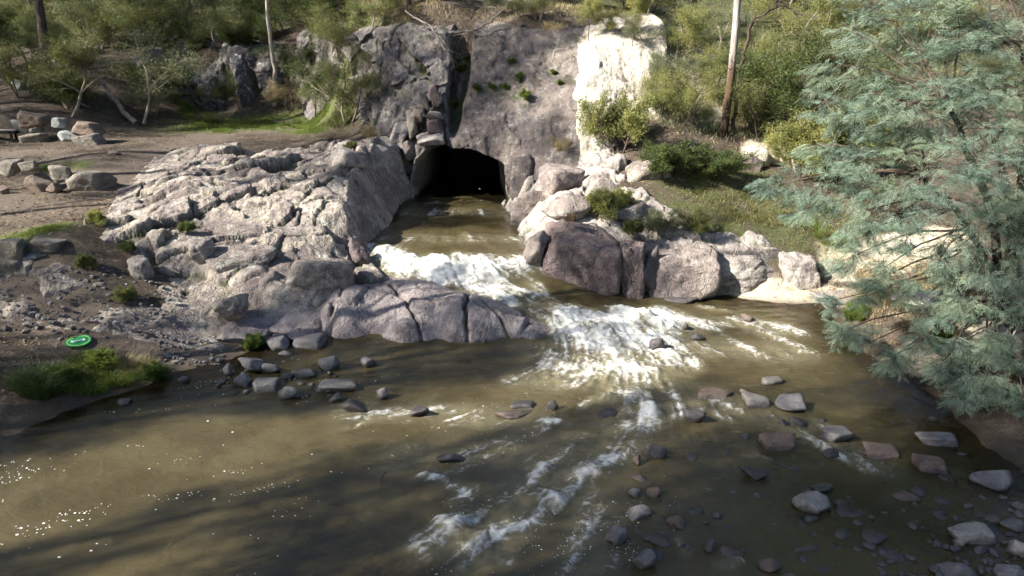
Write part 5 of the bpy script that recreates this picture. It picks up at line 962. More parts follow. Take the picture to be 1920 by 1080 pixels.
# ------------------------------------------------------------------ shrubs placed by where they root: (pixel of the root, height in m, kind, leaf, bark, width, label)
SH = [
 ((250, 232), 4.6, 'droop', 'leaf_grey', 'dead_wood', 1.35, 'big drooping grey green shrub with bare twigs left of the terrace', (0, -.35)),
 ((130, 215), 4.2, 'droop', 'leaf_olive', 'dead_wood', 1.3, 'sprawling olive shrub above the bench wall', (0, .1)),
 ((40, 180), 3.2, 'wispy', 'leaf_olive', 'bark_twig', 1.2, 'thin olive shrub at the far left edge', (0, 0)),
 ((128, 205), 1.7, 'dense', 'leaf_dark', 'bark_twig', 1.2, 'low dark green bush between the bench wall and the drooping shrub', (0, 0)),
 ((290, 215), 2.0, 'wispy', 'leaf_grey', 'dead_wood', 1.2, 'small pale shrub at the left end of the grassy terrace', (0, 0)),
 ((600, 215), 3.4, 'wispy', 'leaf_dark', 'bark_twig', 1.3, 'dark wispy shrub behind the terrace grass beside the cliff', (0, 0)),
 ((655, 225), 3.6, 'wispy', 'leaf_olive', 'dead_wood', 1.1, 'bare stemmed shrub at the foot of the left cliff face', (0, .15)),
 ((640, 110), 3.0, 'wispy', 'leaf_olive', 'bark_twig', 1.4, 'bushy olive shrub on the shoulder left of the cliff', (0, 0)),
 ((700, 60), 2.6, 'wispy', 'leaf_olive', 'bark_twig', 1.4, 'shrub at the top of the left cliff face', (0, 0)),
 ((585, 70), 3.2, 'wispy', 'leaf_dark', 'bark_twig', 1.4, 'dark shrub above the right end of the crags', (0, 0)),
 ((440, 95), 1.6, 'dense', 'leaf_dark', 'bark_twig', 1.5, 'dark bush growing on top of the tall leaning crag', (0, 0)),
 ((350, 105), 1.6, 'wispy', 'leaf_olive', 'bark_twig', 1.5, 'thin shrub on top of the leftmost crag', (0, 0)),
 ((275, 165), 1.5, 'dense', 'leaf_dark', 'bark_twig', 1.4, 'round dark bush at the foot of the leftmost crag', (0, 0)),
 ((1160, 287), 2.3, 'dense', 'leaf_bright', 'bark_dark', 1.15, 'rounded yellow green bush in front of the bright cliff slab', (0, 0)),
 ((1245, 330), 1.3, 'dense', 'leaf_dark', 'bark_dark', 1.7, 'low dark spreading shrub right of the yellow green bush', (0, 0)),
 ((1335, 335), 1.2, 'dense', 'leaf_dark', 'bark_dark', 1.8, 'wide dark shrub below the gum trunk', (0, 0)),
 ((1240, 445), .9, 'dense', 'leaf_grey', 'bark_twig', 1.5, 'low grey green shrub behind the stone column', (0, 0)),
 ((1300, 440), .8, 'dense', 'leaf_olive', 'bark_twig', 1.5, 'small olive shrub above the pale squared boulder', (0, 0)),
 ((1290, 235), 2.4, 'wispy', 'leaf_bright', 'bark_twig', 1.1, 'thin sunlit shrub left of the gum trunk', (0, 0)),
 ((1425, 262), 3.0, 'wispy', 'leaf_olive', 'bark_dark', 1.1, 'tall dark stemmed shrub right of the gum trunk', (0, .15)),
 ((1470, 255), 4.4, 'wispy', 'leaf_dark', 'bark_dark', 1.2, 'dark bushy shrub between the gum trunk and the wattle', (0, 0)),
 ((1500, 330), 2.5, 'dense', 'leaf_bright', 'bark_twig', 1.3, 'bright yellow green bush beside the left side of the wattle', (0, 0)),
 ((1560, 330), 2.6, 'dense', 'leaf_bright', 'bark_twig', 1.3, 'sunlit lime bush half behind the wattle', (0, 0)),
 ((1540, 190), 4.0, 'wispy', 'leaf_olive', 'bark_twig', 1.4, 'olive shrub high on the right slope behind the wattle', (0, 0)),
 ((1238, 215), 2.0, 'wispy', 'leaf_bright', 'bark_twig', 1.2, 'thin pale shrub against the right edge of the bright cliff slab', (0, 0)),
 ((1255, 170), 1.8, 'wispy', 'leaf_grey', 'bark_twig', 1.2, 'small grey shrub right of the bright cliff slab', (0, 0)),
 ((1270, 120), 2.8, 'wispy', 'leaf_bright', 'bark_twig', 1.2, 'pale green shrub above the bright cliff slab', (0, 0)),
 ((1420, 150), 2.4, 'wispy', 'leaf_bright', 'bark_twig', 1.3, 'airy sunlit shrub on the slope behind the gum trunk', (0, 0)),
 ((1055, 295), 1.0, 'wispy', 'dry', 'bark_twig', 1.0, 'pale dry flowering shrub at the foot of the middle cliff slab', (0, 0)),
 ((1600, 100), 3.0, 'wispy', 'leaf_bright', 'bark_twig', 1.4, 'light green shrub at the top behind the wattle', (0, 0)),
 ((1490, 80), 3.0, 'wispy', 'leaf_bright', 'bark_twig', 1.5, 'yellowish shrub at the top of the right slope', (0, 0)),
 ((60, 120), 3.0, 'wispy', 'leaf_dark', 'bark_twig', 1.5, 'dark shrub on the slope above the far left olive shrub', (0, 0)),
 ((180, 100), 3.0, 'wispy', 'leaf_olive', 'bark_twig', 1.5, 'olive shrub above the drooping grey green shrub', (0, 0)),
 ((300, 95), 2.6, 'wispy', 'leaf_dark', 'bark_twig', 1.5, 'dark shrub behind the rounded tan boulder', (0, 0)),
 ((395, 200), 1.4, 'wispy', 'dry', 'dead_wood', 1.5, 'dry brown shrub at the foot of the bulging crag', (0, 0)),
 ((455, 190), 1.8, 'wispy', 'leaf_olive', 'dead_wood', 1.3, 'thin shrub in front of the tall leaning crag', (0, 0)),
 ((540, 205), 1.8, 'wispy', 'dry', 'dead_wood', 1.4, 'dry twiggy shrub beside the slender leaning trunk', (0, 0)),
 ((560, 150), 2.4, 'wispy', 'leaf_dark', 'bark_twig', 1.4, 'dark shrub hanging over the mossy crag', (0, 0)),
 ((500, 85), 2.2, 'wispy', 'leaf_dark', 'bark_twig', 1.5, 'dark shrub above the white lichened crag', (0, 0)),
 ((400, 85), 2.2, 'wispy', 'leaf_dark', 'bark_twig', 1.5, 'dark shrub above the bulging crag', (0, 0)),
 ((330, 180), 1.4, 'dense', 'leaf_olive', 'bark_twig', 1.3, 'olive bush in the hollow left of the lichened crags', (0, 0)),
 ((1150, 66), 1.3, 'wispy', 'leaf_bright', 'bark_twig', 1.5, 'pale shrub on the top edge of the bright cliff slab', (0, 0)),
 ((1215, 88), 1.5, 'wispy', 'leaf_grey', 'dead_wood', 1.4, 'grey twiggy shrub at the top right corner of the bright slab', (0, 0)),
 ((1010, 40), 1.4, 'wispy', 'leaf_olive', 'bark_twig', 1.5, 'olive shrub on the top edge of the middle cliff slab', (0, 0)),
 ((930, 30), 1.6, 'wispy', 'leaf_grey', 'dead_wood', 1.4, 'grey shrub beside the dead branches over the cleft', (0, 0)),
 ((1335, 175), 2.2, 'wispy', 'leaf_bright', 'bark_twig', 1.3, 'pale airy shrub behind and left of the gum trunk', (0, 0)),
 ((1460, 190), 2.6, 'wispy', 'leaf_bright', 'dead_wood', 1.3, 'sunlit twiggy shrub uphill right of the gum trunk', (0, 0)),
 ((1350, 95), 2.2, 'wispy', 'leaf_grey', 'dead_wood', 1.4, 'grey green shrub high behind the gum trunk', (0, 0)),
 ((1640, 400), 1.5, 'wispy', 'leaf_grey', 'bark_twig', 1.3, 'grey shrub under the left wattle boughs', (0, 0)),
 ((1570, 470), .8, 'wispy', 'leaf_olive', 'bark_dark', 1.4, 'dry dark tuft of twigs above the wedge boulder', (0, 0)),
]
for i, (uv, h, kind, leaf, bark, wide, lab, lean) in enumerate(SH):
    p = hit(*uv); plant(kind, i, p, h, (i * 2.399) % 6.28, lab, leaf=leaf, bark=bark, wide=wide, lean=lean)
WD = [((1120, 410), .9, 'leaf_bright', 'tall yellow green weeds behind the large dark boulder'), ((1150, 400), .8, 'leaf_bright', 'green weeds right of the tall yellow green ones'), ((1075, 425), .3, 'litter', 'small red leaved weed on top of the large dark boulder'), ((1195, 430), .5, 'leaf_olive', 'low weed on the stone column'),
      ((180, 425), .45, 'leaf_bright', 'green weed at the end of the grass strip on the left'), ((350, 440), .35, 'leaf_dark', 'small green weed in a crack of the outcrop'), ((245, 478), .35, 'leaf_dark', 'green tuft beside the white block of the outcrop'), ((240, 565), .4, 'leaf_bright', 'mossy green weed low on the outcrop'), ((160, 512), .4, 'leaf_olive', 'weed at the left foot of the outcrop'),
      ((475, 660), .4, 'grass', 'fresh green sprig beside the shore rocks'), ((200, 700), .55, 'grass', 'leafy green weed in the middle of the shore grass'), ((290, 710), .4, 'grass', 'round green weed at the right end of the shore grass'), ((120, 725), .5, 'grass', 'green weed at the water side of the shore grass'), ((1605, 600), .5, 'grass', 'green reedy clump on the right shore'), ((1760, 650), .45, 'grass', 'green clump under the low wattle fronds'), ((1570, 300), .6, 'leaf_bright', 'weed on the sunny right slope'),
      ((660, 285), .4, 'leaf_olive', 'weed on the lip of the channel wall')]
for i, (uv, h, leaf, lab) in enumerate(WD):
    p = hit(*uv); 
    if 'on top of the large dark boulder' in lab: p = on_y(1072, 418, 20.9)
    if 'on the stone column' in lab: p = on_y(1190, 440, 21.0)
    plant('weed', i, p, h, i * 1.7, lab, leaf=leaf, bark='bark_twig', name='weed', cat='weed', wide=1.2)

def on_cliff(u, v):
    y = 31.0
    for _ in range(12):
        p = on_y(u, v, y); y = .5 * y + .5 * float(cliff_y(p[:1], p[2:3])[0])
    return on_y(u, v, y)
for i, (u, v, h, lab) in enumerate([(892, 168, .28, 'green tuft at the left of the mossy seam on the middle slab'), (920, 166, .26, 'green tuft in the mossy seam on the middle slab'), (948, 170, .3, 'green tuft where the mossy seam turns up'), (962, 120, .28, 'green tuft at the top of the mossy seam'), (976, 148, .3, 'green tuft half way up the mossy seam'), (984, 182, .34, 'bright green tuft at the bottom of the mossy seam'), (1036, 140, .22, 'small green tuft on the right of the middle slab'), (1048, 160, .24, 'green tuft below the small one on the middle slab'), (852, 205, .4, 'dark green fern like tuft at the foot of the cleft'), (870, 130, .3, 'green tuft inside the cleft')]):
    plant('weed', i, on_cliff(u, v), h, i * 1.3, lab, leaf='grass', bark='bark_twig', name='weed', cat='weed', wide=1.4, lean=(.5, 0))

# ------------------------------------------------------------------ trees
def at_hit(u, v, dz=-.1): p = hit(u, v); return (p[0], p[1], p[2] + dz)
TR = [((1356, 252), 1, 17, 'bark_red', 'tall gum tree with grey upper bark and charred red base', .2), ((62, 34), 0, 17, 'bark_dark', 'thick dark trunk at the top left', 1.0), ((376, 36), 2, 16, 'bark_pale', 'pale trunk high on the shaded slope', 2.0), ((405, 42), 1, 15, 'bark_dark', 'dark straight trunk beside the pale one on the slope', 3.0),
      ((432, 56), 0, 14, 'bark_dark', 'dark trunk just above the tall leaning crag', 4.0), ((770, 12), 2, 15, 'bark_dark', 'dark trunk at the top of the left cliff face', 5.0), ((290, 30), 2, 16, 'bark_dark', 'trunk in the gloom between the top left trunk and the pale one', 1.4), ((1300, 45), 0, 15, 'bark_dark', 'dark forked trunk at the top right of the cliff', 2.2), ((1720, 60), 1, 16, 'bark_pale', 'gum tree at the top right behind the wattle', 2.9), ((580, 20), 1, 15, 'bark_dark', 'dark trunk at the top above the mossy crag', .7), ((180, 20), 0, 17, 'bark_dark', 'second dark trunk right of the thick one at top left', 3.6)]
for uv, var, h, bark, lab, rz in TR:
    plant('gum', var, at_hit(*uv), h, rz, lab, 'gum trees on the slopes', 'leaf_gum', bark, 'gum_tree', 'tree', wide=.68)
for uv, var, h, bark, lab, rz, lean in [((1103, 92), 0, 2.3, 'bark_dark', 'slim sapling with light leaves on top of the cliff', .3, (0, 0)), ((1184, 100), 1, 2.7, 'bark_twig', 'taller sapling standing above the bright cliff slab', 1.3, (0, 0)), ((1530, 110), 0, 4, 'bark_twig', 'sapling on the right slope left of the wattle top', 2.0, (0, 0))]:
    plant('sapling', var, at_hit(*uv), h, rz, lab, None, 'leaf_bright', bark, 'sapling', 'tree', lean=lean)
# slender leaning trunk on the terrace
p = hit(515, 200); sk = []; prev = np.zeros(3); q = on_y(500, -60, p[1] - .4) - p; rr = np.random.default_rng(3)
for j in range(1, 15):
    f = j / 14; nx = q * f + np.array([.10 * math.sin(f * 7), 0, 0]) + rr.normal(0, .02, 3); sk.append((*prev, *nx, .13 - .05 * (j - 1) / 14, .13 - .05 * j / 14)); prev = nx
t_ = empty('slender_gum', tuple(p - np.array([0, 0, .1])), 'slender pale leaning trunk on the grassy terrace', 'tree')
s2 = Skel(33); 
for j in range(9): s2.branch(prev * (.86 + .02 * j), np.array([rr.normal(0, 1), rr.normal(0, 1), .7]), 2.2, .04, 1, CFG['gum'])
V, F = tubes(sk + s2.seg, 8); ob('trunk', mesh_np('slender_trunk', V, F, True), M['bark_pale'], t_)
V, F, tt = leaf_cloud(rr, s2.tips, 12, .25, .2, .04, -.8); ob('crown', mesh_np('slender_crown', V, F, False, {'tint': tt}), M['leaf_gum'], t_)
# trees on the near left bank and left slope: out of the picture, their shade falls across it
_cen = []
for sm, lm in VAR['gum']:
    a = np.zeros(len(lm.vertices) * 3); lm.vertices.foreach_get('co', a); _cen.append(a.reshape(-1, 3).mean(0))
def shade_tree(P_, h, wide, var, rz):
    """a tall tree whose crown stands between the sun and the ground point P_"""
    c = _cen[var]; s = h / 18.0; S = np.array(SDIR); off = np.array([(c[0] * math.cos(rz) - c[1] * math.sin(rz)) * s * wide, (c[0] * math.sin(rz) + c[1] * math.cos(rz)) * s * wide, c[2] * s]); zb = 1.5
    for _ in range(4):
        C = np.array(P_, float) + S * ((zb + off[2] - P_[2]) / S[2]); b = C - off; zb = float(G(b[:1], b[1:2])[0])
    plant('gum', var, (b[0], b[1], zb - .1), h, rz, 'tall gum tree of the left bank whose shade dapples the river', 'gum trees of the left bank', 'leaf_gum', 'bark_dark', 'gum_tree', 'tree', wide=wide)
for i, (P_, h, wide) in enumerate([((6.2, 10.4, 0), 22, .95), ((8.4, 8.2, 0), 25, .8), ((3.4, 8.6, 0), 18, .7), ((5.2, 9.2, 0), 21, .75), ((7.2, 11.8, 0), 23, .6), ((-8.4, 13.2, 0), 14, .6), ((-7.4, 8.2, 0), 13, .5), ((-2.6, 8.2, 0), 14, .4), ((-1.0, 16.6, .3), 15, .75), ((2.8, 20.6, 1.3), 15, .6), ((-2.4, 27, 1.2), 22, .55), ((-5.2, 33, 6), 26, .65), ((-.4, 32, 6), 27, .42), ((-11.5, 15.4, 1), 16, .8), ((-12.5, 18, 1.4), 15, .55), ((-4.4, 18.6, .9), 18, .28), ((-4.6, 14.6, 0), 15, .5), ((1.5, 12.5, 0), 20, .35),
                                   ((-17, 42, 5), 18, 1), ((-21, 36, 4.5), 18, 1), ((-25, 42, 6), 20, 1), ((-18, 50, 9), 18, 1.1), ((-9, 41.5, 6.5), 18, .8), ((-10, 48, 9.5), 18, 1), ((-24, 31, 3.5), 17, .9), ((-17, 27.5, 3), 16, .5)]):
    shade_tree(P_, h, wide, i % 3, i * 2.1)
# crowded undergrowth of the upper slopes
ur = np.random.default_rng(12)
for i in range(74):
    u = ur.uniform(-40, 900) if i < 58 else ur.uniform(900, 1960); y = ur.uniform(44, 60) if u < 700 else ur.uniform(38, 52)
    x = (u - 960) / FOC * y * 1.02; z = float(G(np.array([x]), np.array([y]))[0])
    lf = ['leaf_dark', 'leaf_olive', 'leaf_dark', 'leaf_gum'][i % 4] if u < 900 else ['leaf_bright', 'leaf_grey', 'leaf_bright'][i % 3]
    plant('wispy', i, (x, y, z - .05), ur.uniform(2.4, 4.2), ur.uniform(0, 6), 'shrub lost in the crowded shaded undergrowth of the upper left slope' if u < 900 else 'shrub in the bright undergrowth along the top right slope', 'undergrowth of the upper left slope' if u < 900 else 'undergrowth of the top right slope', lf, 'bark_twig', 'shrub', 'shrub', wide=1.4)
# ------------------------------------------------------------------ grasses
def tuft(loc, n, h, w, rad, mat, label, seed, name='grass_tuft', cat='grass', group=None, spread=.45, flat=1.0):
    rg = np.random.default_rng(seed); a = rg.uniform(0, 6.283, n); r = rad * np.sqrt(rg.random(n)); pos = np.stack([r * np.cos(a), r * np.sin(a) * flat, np.zeros(n)], -1)
    pos[:, 2] = terrain(pos[:, 0] + loc[0], pos[:, 1] + loc[1]) - loc[2] - .02
    d = np.stack([np.cos(a) * spread * rg.uniform(.1, 1.3, n), np.sin(a) * spread * rg.uniform(.1, 1.3, n), np.ones(n)], -1) + rg.normal(0, .14, (n, 3)); d = norm(d)
    L = h * rg.uniform(.5, 1.2, n)[:, None]; s = norm(np.cross(d, rg.normal(0, 1, (n, 3)))) * w * .5
    m = pos + d * L * .55; out = norm(d * np.array([1, 1, 0]) + 1e-6); tip = pos + d * L * .9 + out * L * .28 - np.array([0, 0, 1]) * L * .10
    V = np.stack([pos - s, pos + s, m + s * .8, m - s * .8, tip], 1).reshape(-1, 3); b = (np.arange(n) * 5)[:, None]
    F = np.concatenate([b + np.array([[0, 1, 2, 3]]), b + np.array([[3, 2, 4, 4]])], 0)
    F3 = np.concatenate([b + np.array([[0, 1, 2]]), b + np.array([[0, 2, 3]]), b + np.array([[3, 2, 4]])], 0)
    o = ob(name, mesh_np(name, V, F3, False, {'tint': np.repeat(rg.random(n), 5)}), M[mat], loc=tuple(loc)); return tag(o, label, cat, group)
M['sedge'] = leaf_mat('sedge_blade', (0.035, 0.06, 0.02), (0.09, 0.125, 0.04), .3)
for i, (uv, n, h, w, rad, mat, lab, flat) in enumerate([
    ((75, 735), 900, .62, .014, .42, 'sedge', 'tall dark sedge clump at the left end of the shore grass', .8), ((115, 715), 500, .42, .012, .35, 'sedge', 'shorter dark sedge beside the tall clump', .8), ((152, 690), 260, .55, .010, .14, 'sedge', 'thin upright reed tuft below the green disc', 1), ((210, 715), 900, .30, .012, .5, 'grass', 'bright green grass in the middle of the shore patch', .6),
    ((260, 700), 800, .42, .009, .40, 'dry', 'straw coloured dry grass at the right of the shore patch', .7), ((235, 690), 400, .5, .008, .25, 'dry', 'wispy dry grass behind the straw coloured clump', .7), ((290, 705), 500, .22, .012, .35, 'grass', 'low green grass at the river end of the shore patch', .7), ((160, 735), 700, .26, .012, .45, 'grass', 'low green grass along the muddy water edge', .5),
    ((392, 232), 420, .75, .022, .28, 'leaf_olive', 'strappy grass tuft on the terrace below the crags', 1), ((470, 655), 160, .28, .012, .14, 'grass', 'green grass sprig by the shore rocks', 1), ((1600, 600), 320, .5, .014, .22, 'grass', 'green reeds leaning over the right shore', .8), ((1770, 640), 300, .45, .014, .3, 'dry', 'dry reeds on the bank under the wattle', .8), ((1720, 610), 260, .4, .012, .3, 'dry', 'dry grass on the bank left of the wattle stems', .8),
    ((1620, 520), 240, .35, .012, .3, 'dry', 'dry tuft on the bank above the flat shelf', .8), ((1550, 450), 320, .35, .014, .4, 'grass', 'green tuft on the bank right of the wedge boulder', .8), ((1790, 700), 300, .5, .014, .3, 'sedge', 'dark sedge at the water edge under the wattle', .8), ((1040, 62), 300, .5, .016, .5, 'dry', 'dry grass fringe above the middle cliff slab', .6), ((700, 255), 500, .5, .012, .5, 'dry', 'dry grass at the foot of the left cliff face', .7), ((640, 225), 500, .55, .012, .6, 'leaf_olive', 'olive grass between terrace and cliff', .7), ((1110, 78), 260, .45, .014, .4, 'dry', 'dry grass on the left top edge of the bright slab', .7), ((1175, 70), 260, .45, .014, .5, 'dry', 'dry grass on the crest of the bright slab', .7), ((760, 30), 320, .5, .014, .6, 'dry', 'dry grass on top of the left cliff face', .7), ((1500, 420), 500, .28, .014, .6, 'grass', 'green grass behind the wedge boulder', .8)]):
    tuft(hit(*uv), n, h, w, rad, mat, lab, 1200 + i, flat=flat)
def lawn(name, label, polys, n, h, w, mats, seed, zoff=0):
    """short ground cover over areas: polys are lists of (polyline in world xy, radius)"""
    rg = np.random.default_rng(seed); P_ = []
    for pts, rad in polys:
        pts = np.array(pts); i = rg.integers(0, len(pts) - 1, n); f = rg.random(n)[:, None]; q = pts[i] * (1 - f) + pts[i + 1] * f + rg.normal(0, rad * .5, (n, 2)); P_.append(q)
    P_ = np.concatenate(P_); keep = fbm(P_[:, 0] * 1.3, P_[:, 1] * 1.3, seed=seed, octv=3) > -.12; P_ = P_[keep]
    z = terrain(P_[:, 0], P_[:, 1]); ok = z > .12; P_ = P_[ok]; z = z[ok]; n = len(P_); pos = np.stack([P_[:, 0], P_[:, 1], z - .01], -1)
    d = rg.normal(0, .5, (n, 3)); d[:, 2] = 1; V, F = leaves(rg, pos, d, h, w)
    tag(ob(name, mesh_np(name, V, F, False, {'tint': np.repeat(rg.random(n), 4)}), M[mats]), label, 'grass', kind='stuff')
wxy = lambda pts, y: [tuple(on_y(u, v, y)[:2]) for u, v in pts]
lawn('terrace_grass', 'short green grass on the shaded terrace below the crags', [(pz([(400, 232), (520, 226), (650, 230)], 3.8), 2.0), (pz([(320, 214), (420, 240)], 3.8), .5), ([(-9.3, 34.6), (-9.8, 37), (-12, 36.5)], 1.1)], 15000, .15, .018, 'grass', 31)
lawn('strip_grass', 'thin green grass strip along the lower left wall', [(pz([(-20, 430), (110, 432)], 2.45), .35), (pz([(60, 300), (110, 302)], 3.35), .25)], 3000, .09, .012, 'grass', 32)
lawn('bank_grass', 'green grass on the flat right bank behind the boulders', [(wxy([(1330, 400), (1450, 420), (1530, 430)], 23.3), 1.5), (wxy([(1280, 340), (1420, 350)], 25.2), 1.2)], 6000, .12, .015, 'leaf_olive', 33)
lawn('bank_dry_grass', 'straw coloured grass mixed into the right bank turf', [(wxy([(1330, 400), (1450, 420), (1530, 430)], 23.3), 1.5), (wxy([(1280, 340), (1420, 350)], 25.2), 1.2)], 1600, .11, .012, 'dry', 36)
lawn('slope_grass', 'long dry and green grass on the sunny upper right slope', [(wxy([(1240, 90), (1500, 120), (1900, 100)], 35), 4), (wxy([(1150, 20), (1500, 20), (1900, 20)], 42), 4.5), (wxy([(1260, 200), (1420, 240)], 29.5), 1.5)], 6000, .30, .03, 'leaf_grey', 34)
lawn('slope_dry_grass', 'straw grass scattered over the upper slopes', [(wxy([(640, 60), (900, 10), (1100, 50)], 37), 2.5), (wxy([(1240, 140), (1500, 220), (1700, 250)], 30), 3), (wxy([(1560, 480), (1800, 560)], 19), 1.8)], 6000, .26, .02, 'dry', 35)
# fallen leaves and bark on the shaded ground
rg = np.random.default_rng(61); n = 21000
x = np.concatenate([rg.uniform(-32, 12, n // 2), rg.uniform(-16, -7, n // 4), rg.uniform(9, 15, n // 4)]); y = np.concatenate([rg.uniform(24, 52, n // 2), rg.uniform(13, 24, n // 4), rg.uniform(13, 24, n // 4)]); n = len(x)
z = terrain(x, y) + .012; ok = (z > .15) & (OG(x, y) < -5); x, y, z = x[ok], y[ok], z[ok]; n = len(x)
d = rg.normal(0, 1, (n, 3)); d[:, 2] *= .25; V, F = leaves(rg, np.stack([x, y, z], -1), d, .12, .032)
tag(ob('leaf_litter', mesh_np('leaf_litter', V, F, False, {'tint': np.repeat(rg.random(n), 4)}), M['litter']), 'fallen leaves and bark strewn over the banks', 'leaf litter', kind='stuff')
# loose stones and grit on the left shore
Vs, Fs, off = [], [], 0
for i in range(420):
    u, v = (rg.uniform(-20, 330), rg.uniform(505, 640)) if i < 300 else (rg.uniform(300, 420), rg.uniform(640, 690))
    p = hit(u, v); s = rg.uniform(.02, .07) * (1.6 if rg.random() < .12 else 1); V, F = rock_np(760 + i % 12, 'angular', 1, .3); a = rg.uniform(0, 6.3)
    V = V * s * np.array([1, .8, .6]); V = np.stack([V[:, 0] * math.cos(a) - V[:, 1] * math.sin(a), V[:, 0] * math.sin(a) + V[:, 1] * math.cos(a), V[:, 2]], -1) + p + np.array([0, 0, .3 * s]); Vs.append(V); Fs.append(F + off); off += len(V)
tag(ob('gravel', mesh_np('gravel', np.concatenate(Vs), np.concatenate(Fs), False), M['stone_grey']), 'loose small stones scattered over the left shore', 'gravel', kind='stuff')

# ------------------------------------------------------------------ dead wood
def deadwood(name, label, cat, base, pts, r0, r1, mat='dead_wood', twigs=0, tl=.5, seed=1, droop=0.0):
    rg = np.random.default_rng(seed); base = np.array(base); P_ = [np.array(p) - base for p in pts]; seg = []; m = 6; path = []
    for a, b in zip(P_[:-1], P_[1:]):
        for j in range(m): path.append(a + (b - a) * j / m)
    path.append(P_[-1]); path = np.array(path); L = np.linalg.norm(path[-1] - path[0]); path[1:-1] += rg.normal(0, .012 * L, path[1:-1].shape); n = len(path) - 1
    for j in range(n): seg.append((*path[j], *path[j + 1], r0 + (r1 - r0) * j / n, r0 + (r1 - r0) * (j + 1) / n))
    sk = Skel(seed); cfg = dict(nseg=[5, 4], wob=[.18, .25], lift=[droop, droop * 1.5], taper=[.4, .3], kids=[3], start=[.3], spread=[.6], len=[.55], rad=[.6])
    for t in range(twigs):
        j = rg.integers(n // 4, n + 1); d = rg.normal(0, 1, 3) + norm(path[min(j, n)] - path[max(j - 1, 0)]) * .8; sk.branch(path[min(j, n)], d, tl * rg.uniform(.5, 1.2), max(r1, r0 * .35) * .6, 0, cfg)
    V, F = tubes(seg + sk.seg, 6); return tag(ob(name, mesh_np(name, V, F, True), M[mat], loc=tuple(base)), label, cat)
p0 = hit(256, 236); deadwood('fallen_log', 'pale curved fallen log below the drooping shrub', 'log', p0, [p0 + np.array([0, 0, .1]), hit(235, 222) + np.array([0, 0, .25]), hit(205, 200) + np.array([0, 0, .8]), hit(195, 190) + np.array([0, 0, 1.3])], .14, .09, twigs=3, seed=71)
p0 = on_y(842, 62, 33.6); deadwood('dead_branch', 'tangle of bare dead branches across the top of the cleft', 'branch', p0, [on_y(842, 62, 33.6), on_y(900, 55, 33.3), on_y(950, 15, 33.8)], .07, .03, twigs=16, tl=1.4, seed=72, droop=-.05)
p0 = on_y(760, 20, 34.6); deadwood('dead_branch', 'bare sticks trailing over the left lip of the cleft', 'branch', p0, [on_y(760, 20, 34.6), on_y(810, 50, 33.6), on_y(835, 95, 33.0)], .05, .02, twigs=14, tl=1.2, seed=73, droop=-.10)
p0 = on_y(1034, 118, 31.2); deadwood('dead_branch', 'small curved dead branch lying on the middle cliff slab', 'branch', p0, [on_y(1034, 118, 31.3), on_y(1040, 92, 31.5), on_y(1062, 92, 31.5), on_y(1072, 112, 31.2)], .025, .012, twigs=5, tl=.5, seed=74)
p0 = on_z(712, 908, -.05); deadwood('stick', 'thin black stick poking out of the river', 'stick', p0, [p0, p0 + np.array([.05, .02, .14]), p0 + np.array([.12, .03, .24])], .018, .008, 'bark_dark', twigs=0, seed=75)
p0 = hit(1640, 175); deadwood('dead_branch', 'bare arching dark branch beside the gum trunk', 'branch', hit(1375, 250), [hit(1375, 250), on_y(1385, 130, 28.3), on_y(1410, 40, 28.2), on_y(1460, 5, 28.2), on_y(1490, 25, 28.2)], .08, .02, 'bark_dark', twigs=14, tl=1.0, seed=76)
p0 = hit(655, 165); deadwood('dead_branch', 'pale bare stem leaning at the foot of the left cliff', 'branch', hit(632, 178), [hit(632, 178), on_y(655, 120, 34.2), on_y(690, 95, 34.2)], .04, .015, twigs=8, tl=.8, seed=77)
p0 = hit(1790, 600); deadwood('dead_branch', 'heap of dry fallen sticks on the right bank under the wattle', 'branch', hit(1720, 640), [hit(1720, 640) + np.array([0, 0, .1]), hit(1770, 610) + np.array([0, 0, .2]), hit(1840, 600) + np.array([0, 0, .15])], .03, .015, twigs=24, tl=.7, seed=78, droop=-.05)
p0 = hit(330, 632); deadwood('stick', 'dark stick lying at the foot of the outcrop', 'stick', hit(262, 634), [hit(262, 634) + np.array([0, 0, .03]), hit(310, 636) + np.array([0, 0, .04])], .015, .01, 'bark_dark', seed=79)

# ------------------------------------------------------------------ bench by the path
p = hit(4, 264); bench = empty('bench', (p[0], p[1], p[2]), 'dark bench with a flat grey seat cut by the left edge', 'bench')
def boxmesh(name, sx, sy, sz, bev=.012):
    b = bmesh.new(); bmesh.ops.create_cube(b, size=1.0); bmesh.ops.scale(b, vec=(sx, sy, sz), verts=b.verts); bmesh.ops.bevel(b, geom=b.edges[:], offset=bev, segments=2, affect='EDGES'); me = bpy.data.meshes.new(name); b.to_mesh(me); b.free(); return me
k = N('weathered_timber'); P = k.objc(); n1 = k.noise(k.mp(P, (.6, 9, 9)), 4, 5, .65); M['timber'] = k.fin(k.bsdf(k.mix(n1, (.12, .115, .11), (.26, .25, .24)), .85, .2, k.bump(n1, .5, .01)))
k = N('dark_timber'); P = k.objc(); n1 = k.noise(k.mp(P, (.6, 9, 9)), 4, 5, .65); M['timber_dark'] = k.fin(k.bsdf(k.mix(n1, (.018, .016, .015), (.045, .04, .036)), .8, .2, k.bump(n1, .5, .01)))
for j in range(3): ob('seat_board', boxmesh('seat_board', 1.9, .145, .05), M['timber'], bench, loc=(-.15, -.16 + .16 * j, .44))
ob('seat_rail', boxmesh('seat_rail', 1.8, .05, .12), M['timber_dark'], bench, loc=(-.15, -.17, .35)); ob('seat_rail', boxmesh('seat_rail', 1.8, .05, .12), M['timber_dark'], bench, loc=(-.15, .17, .35))
for sx in (-.85, .55):
    for sy in (-.15, .15): ob('leg', boxmesh('leg', .09, .09, .5), M['timber_dark'], bench, loc=(sx, sy, .16))

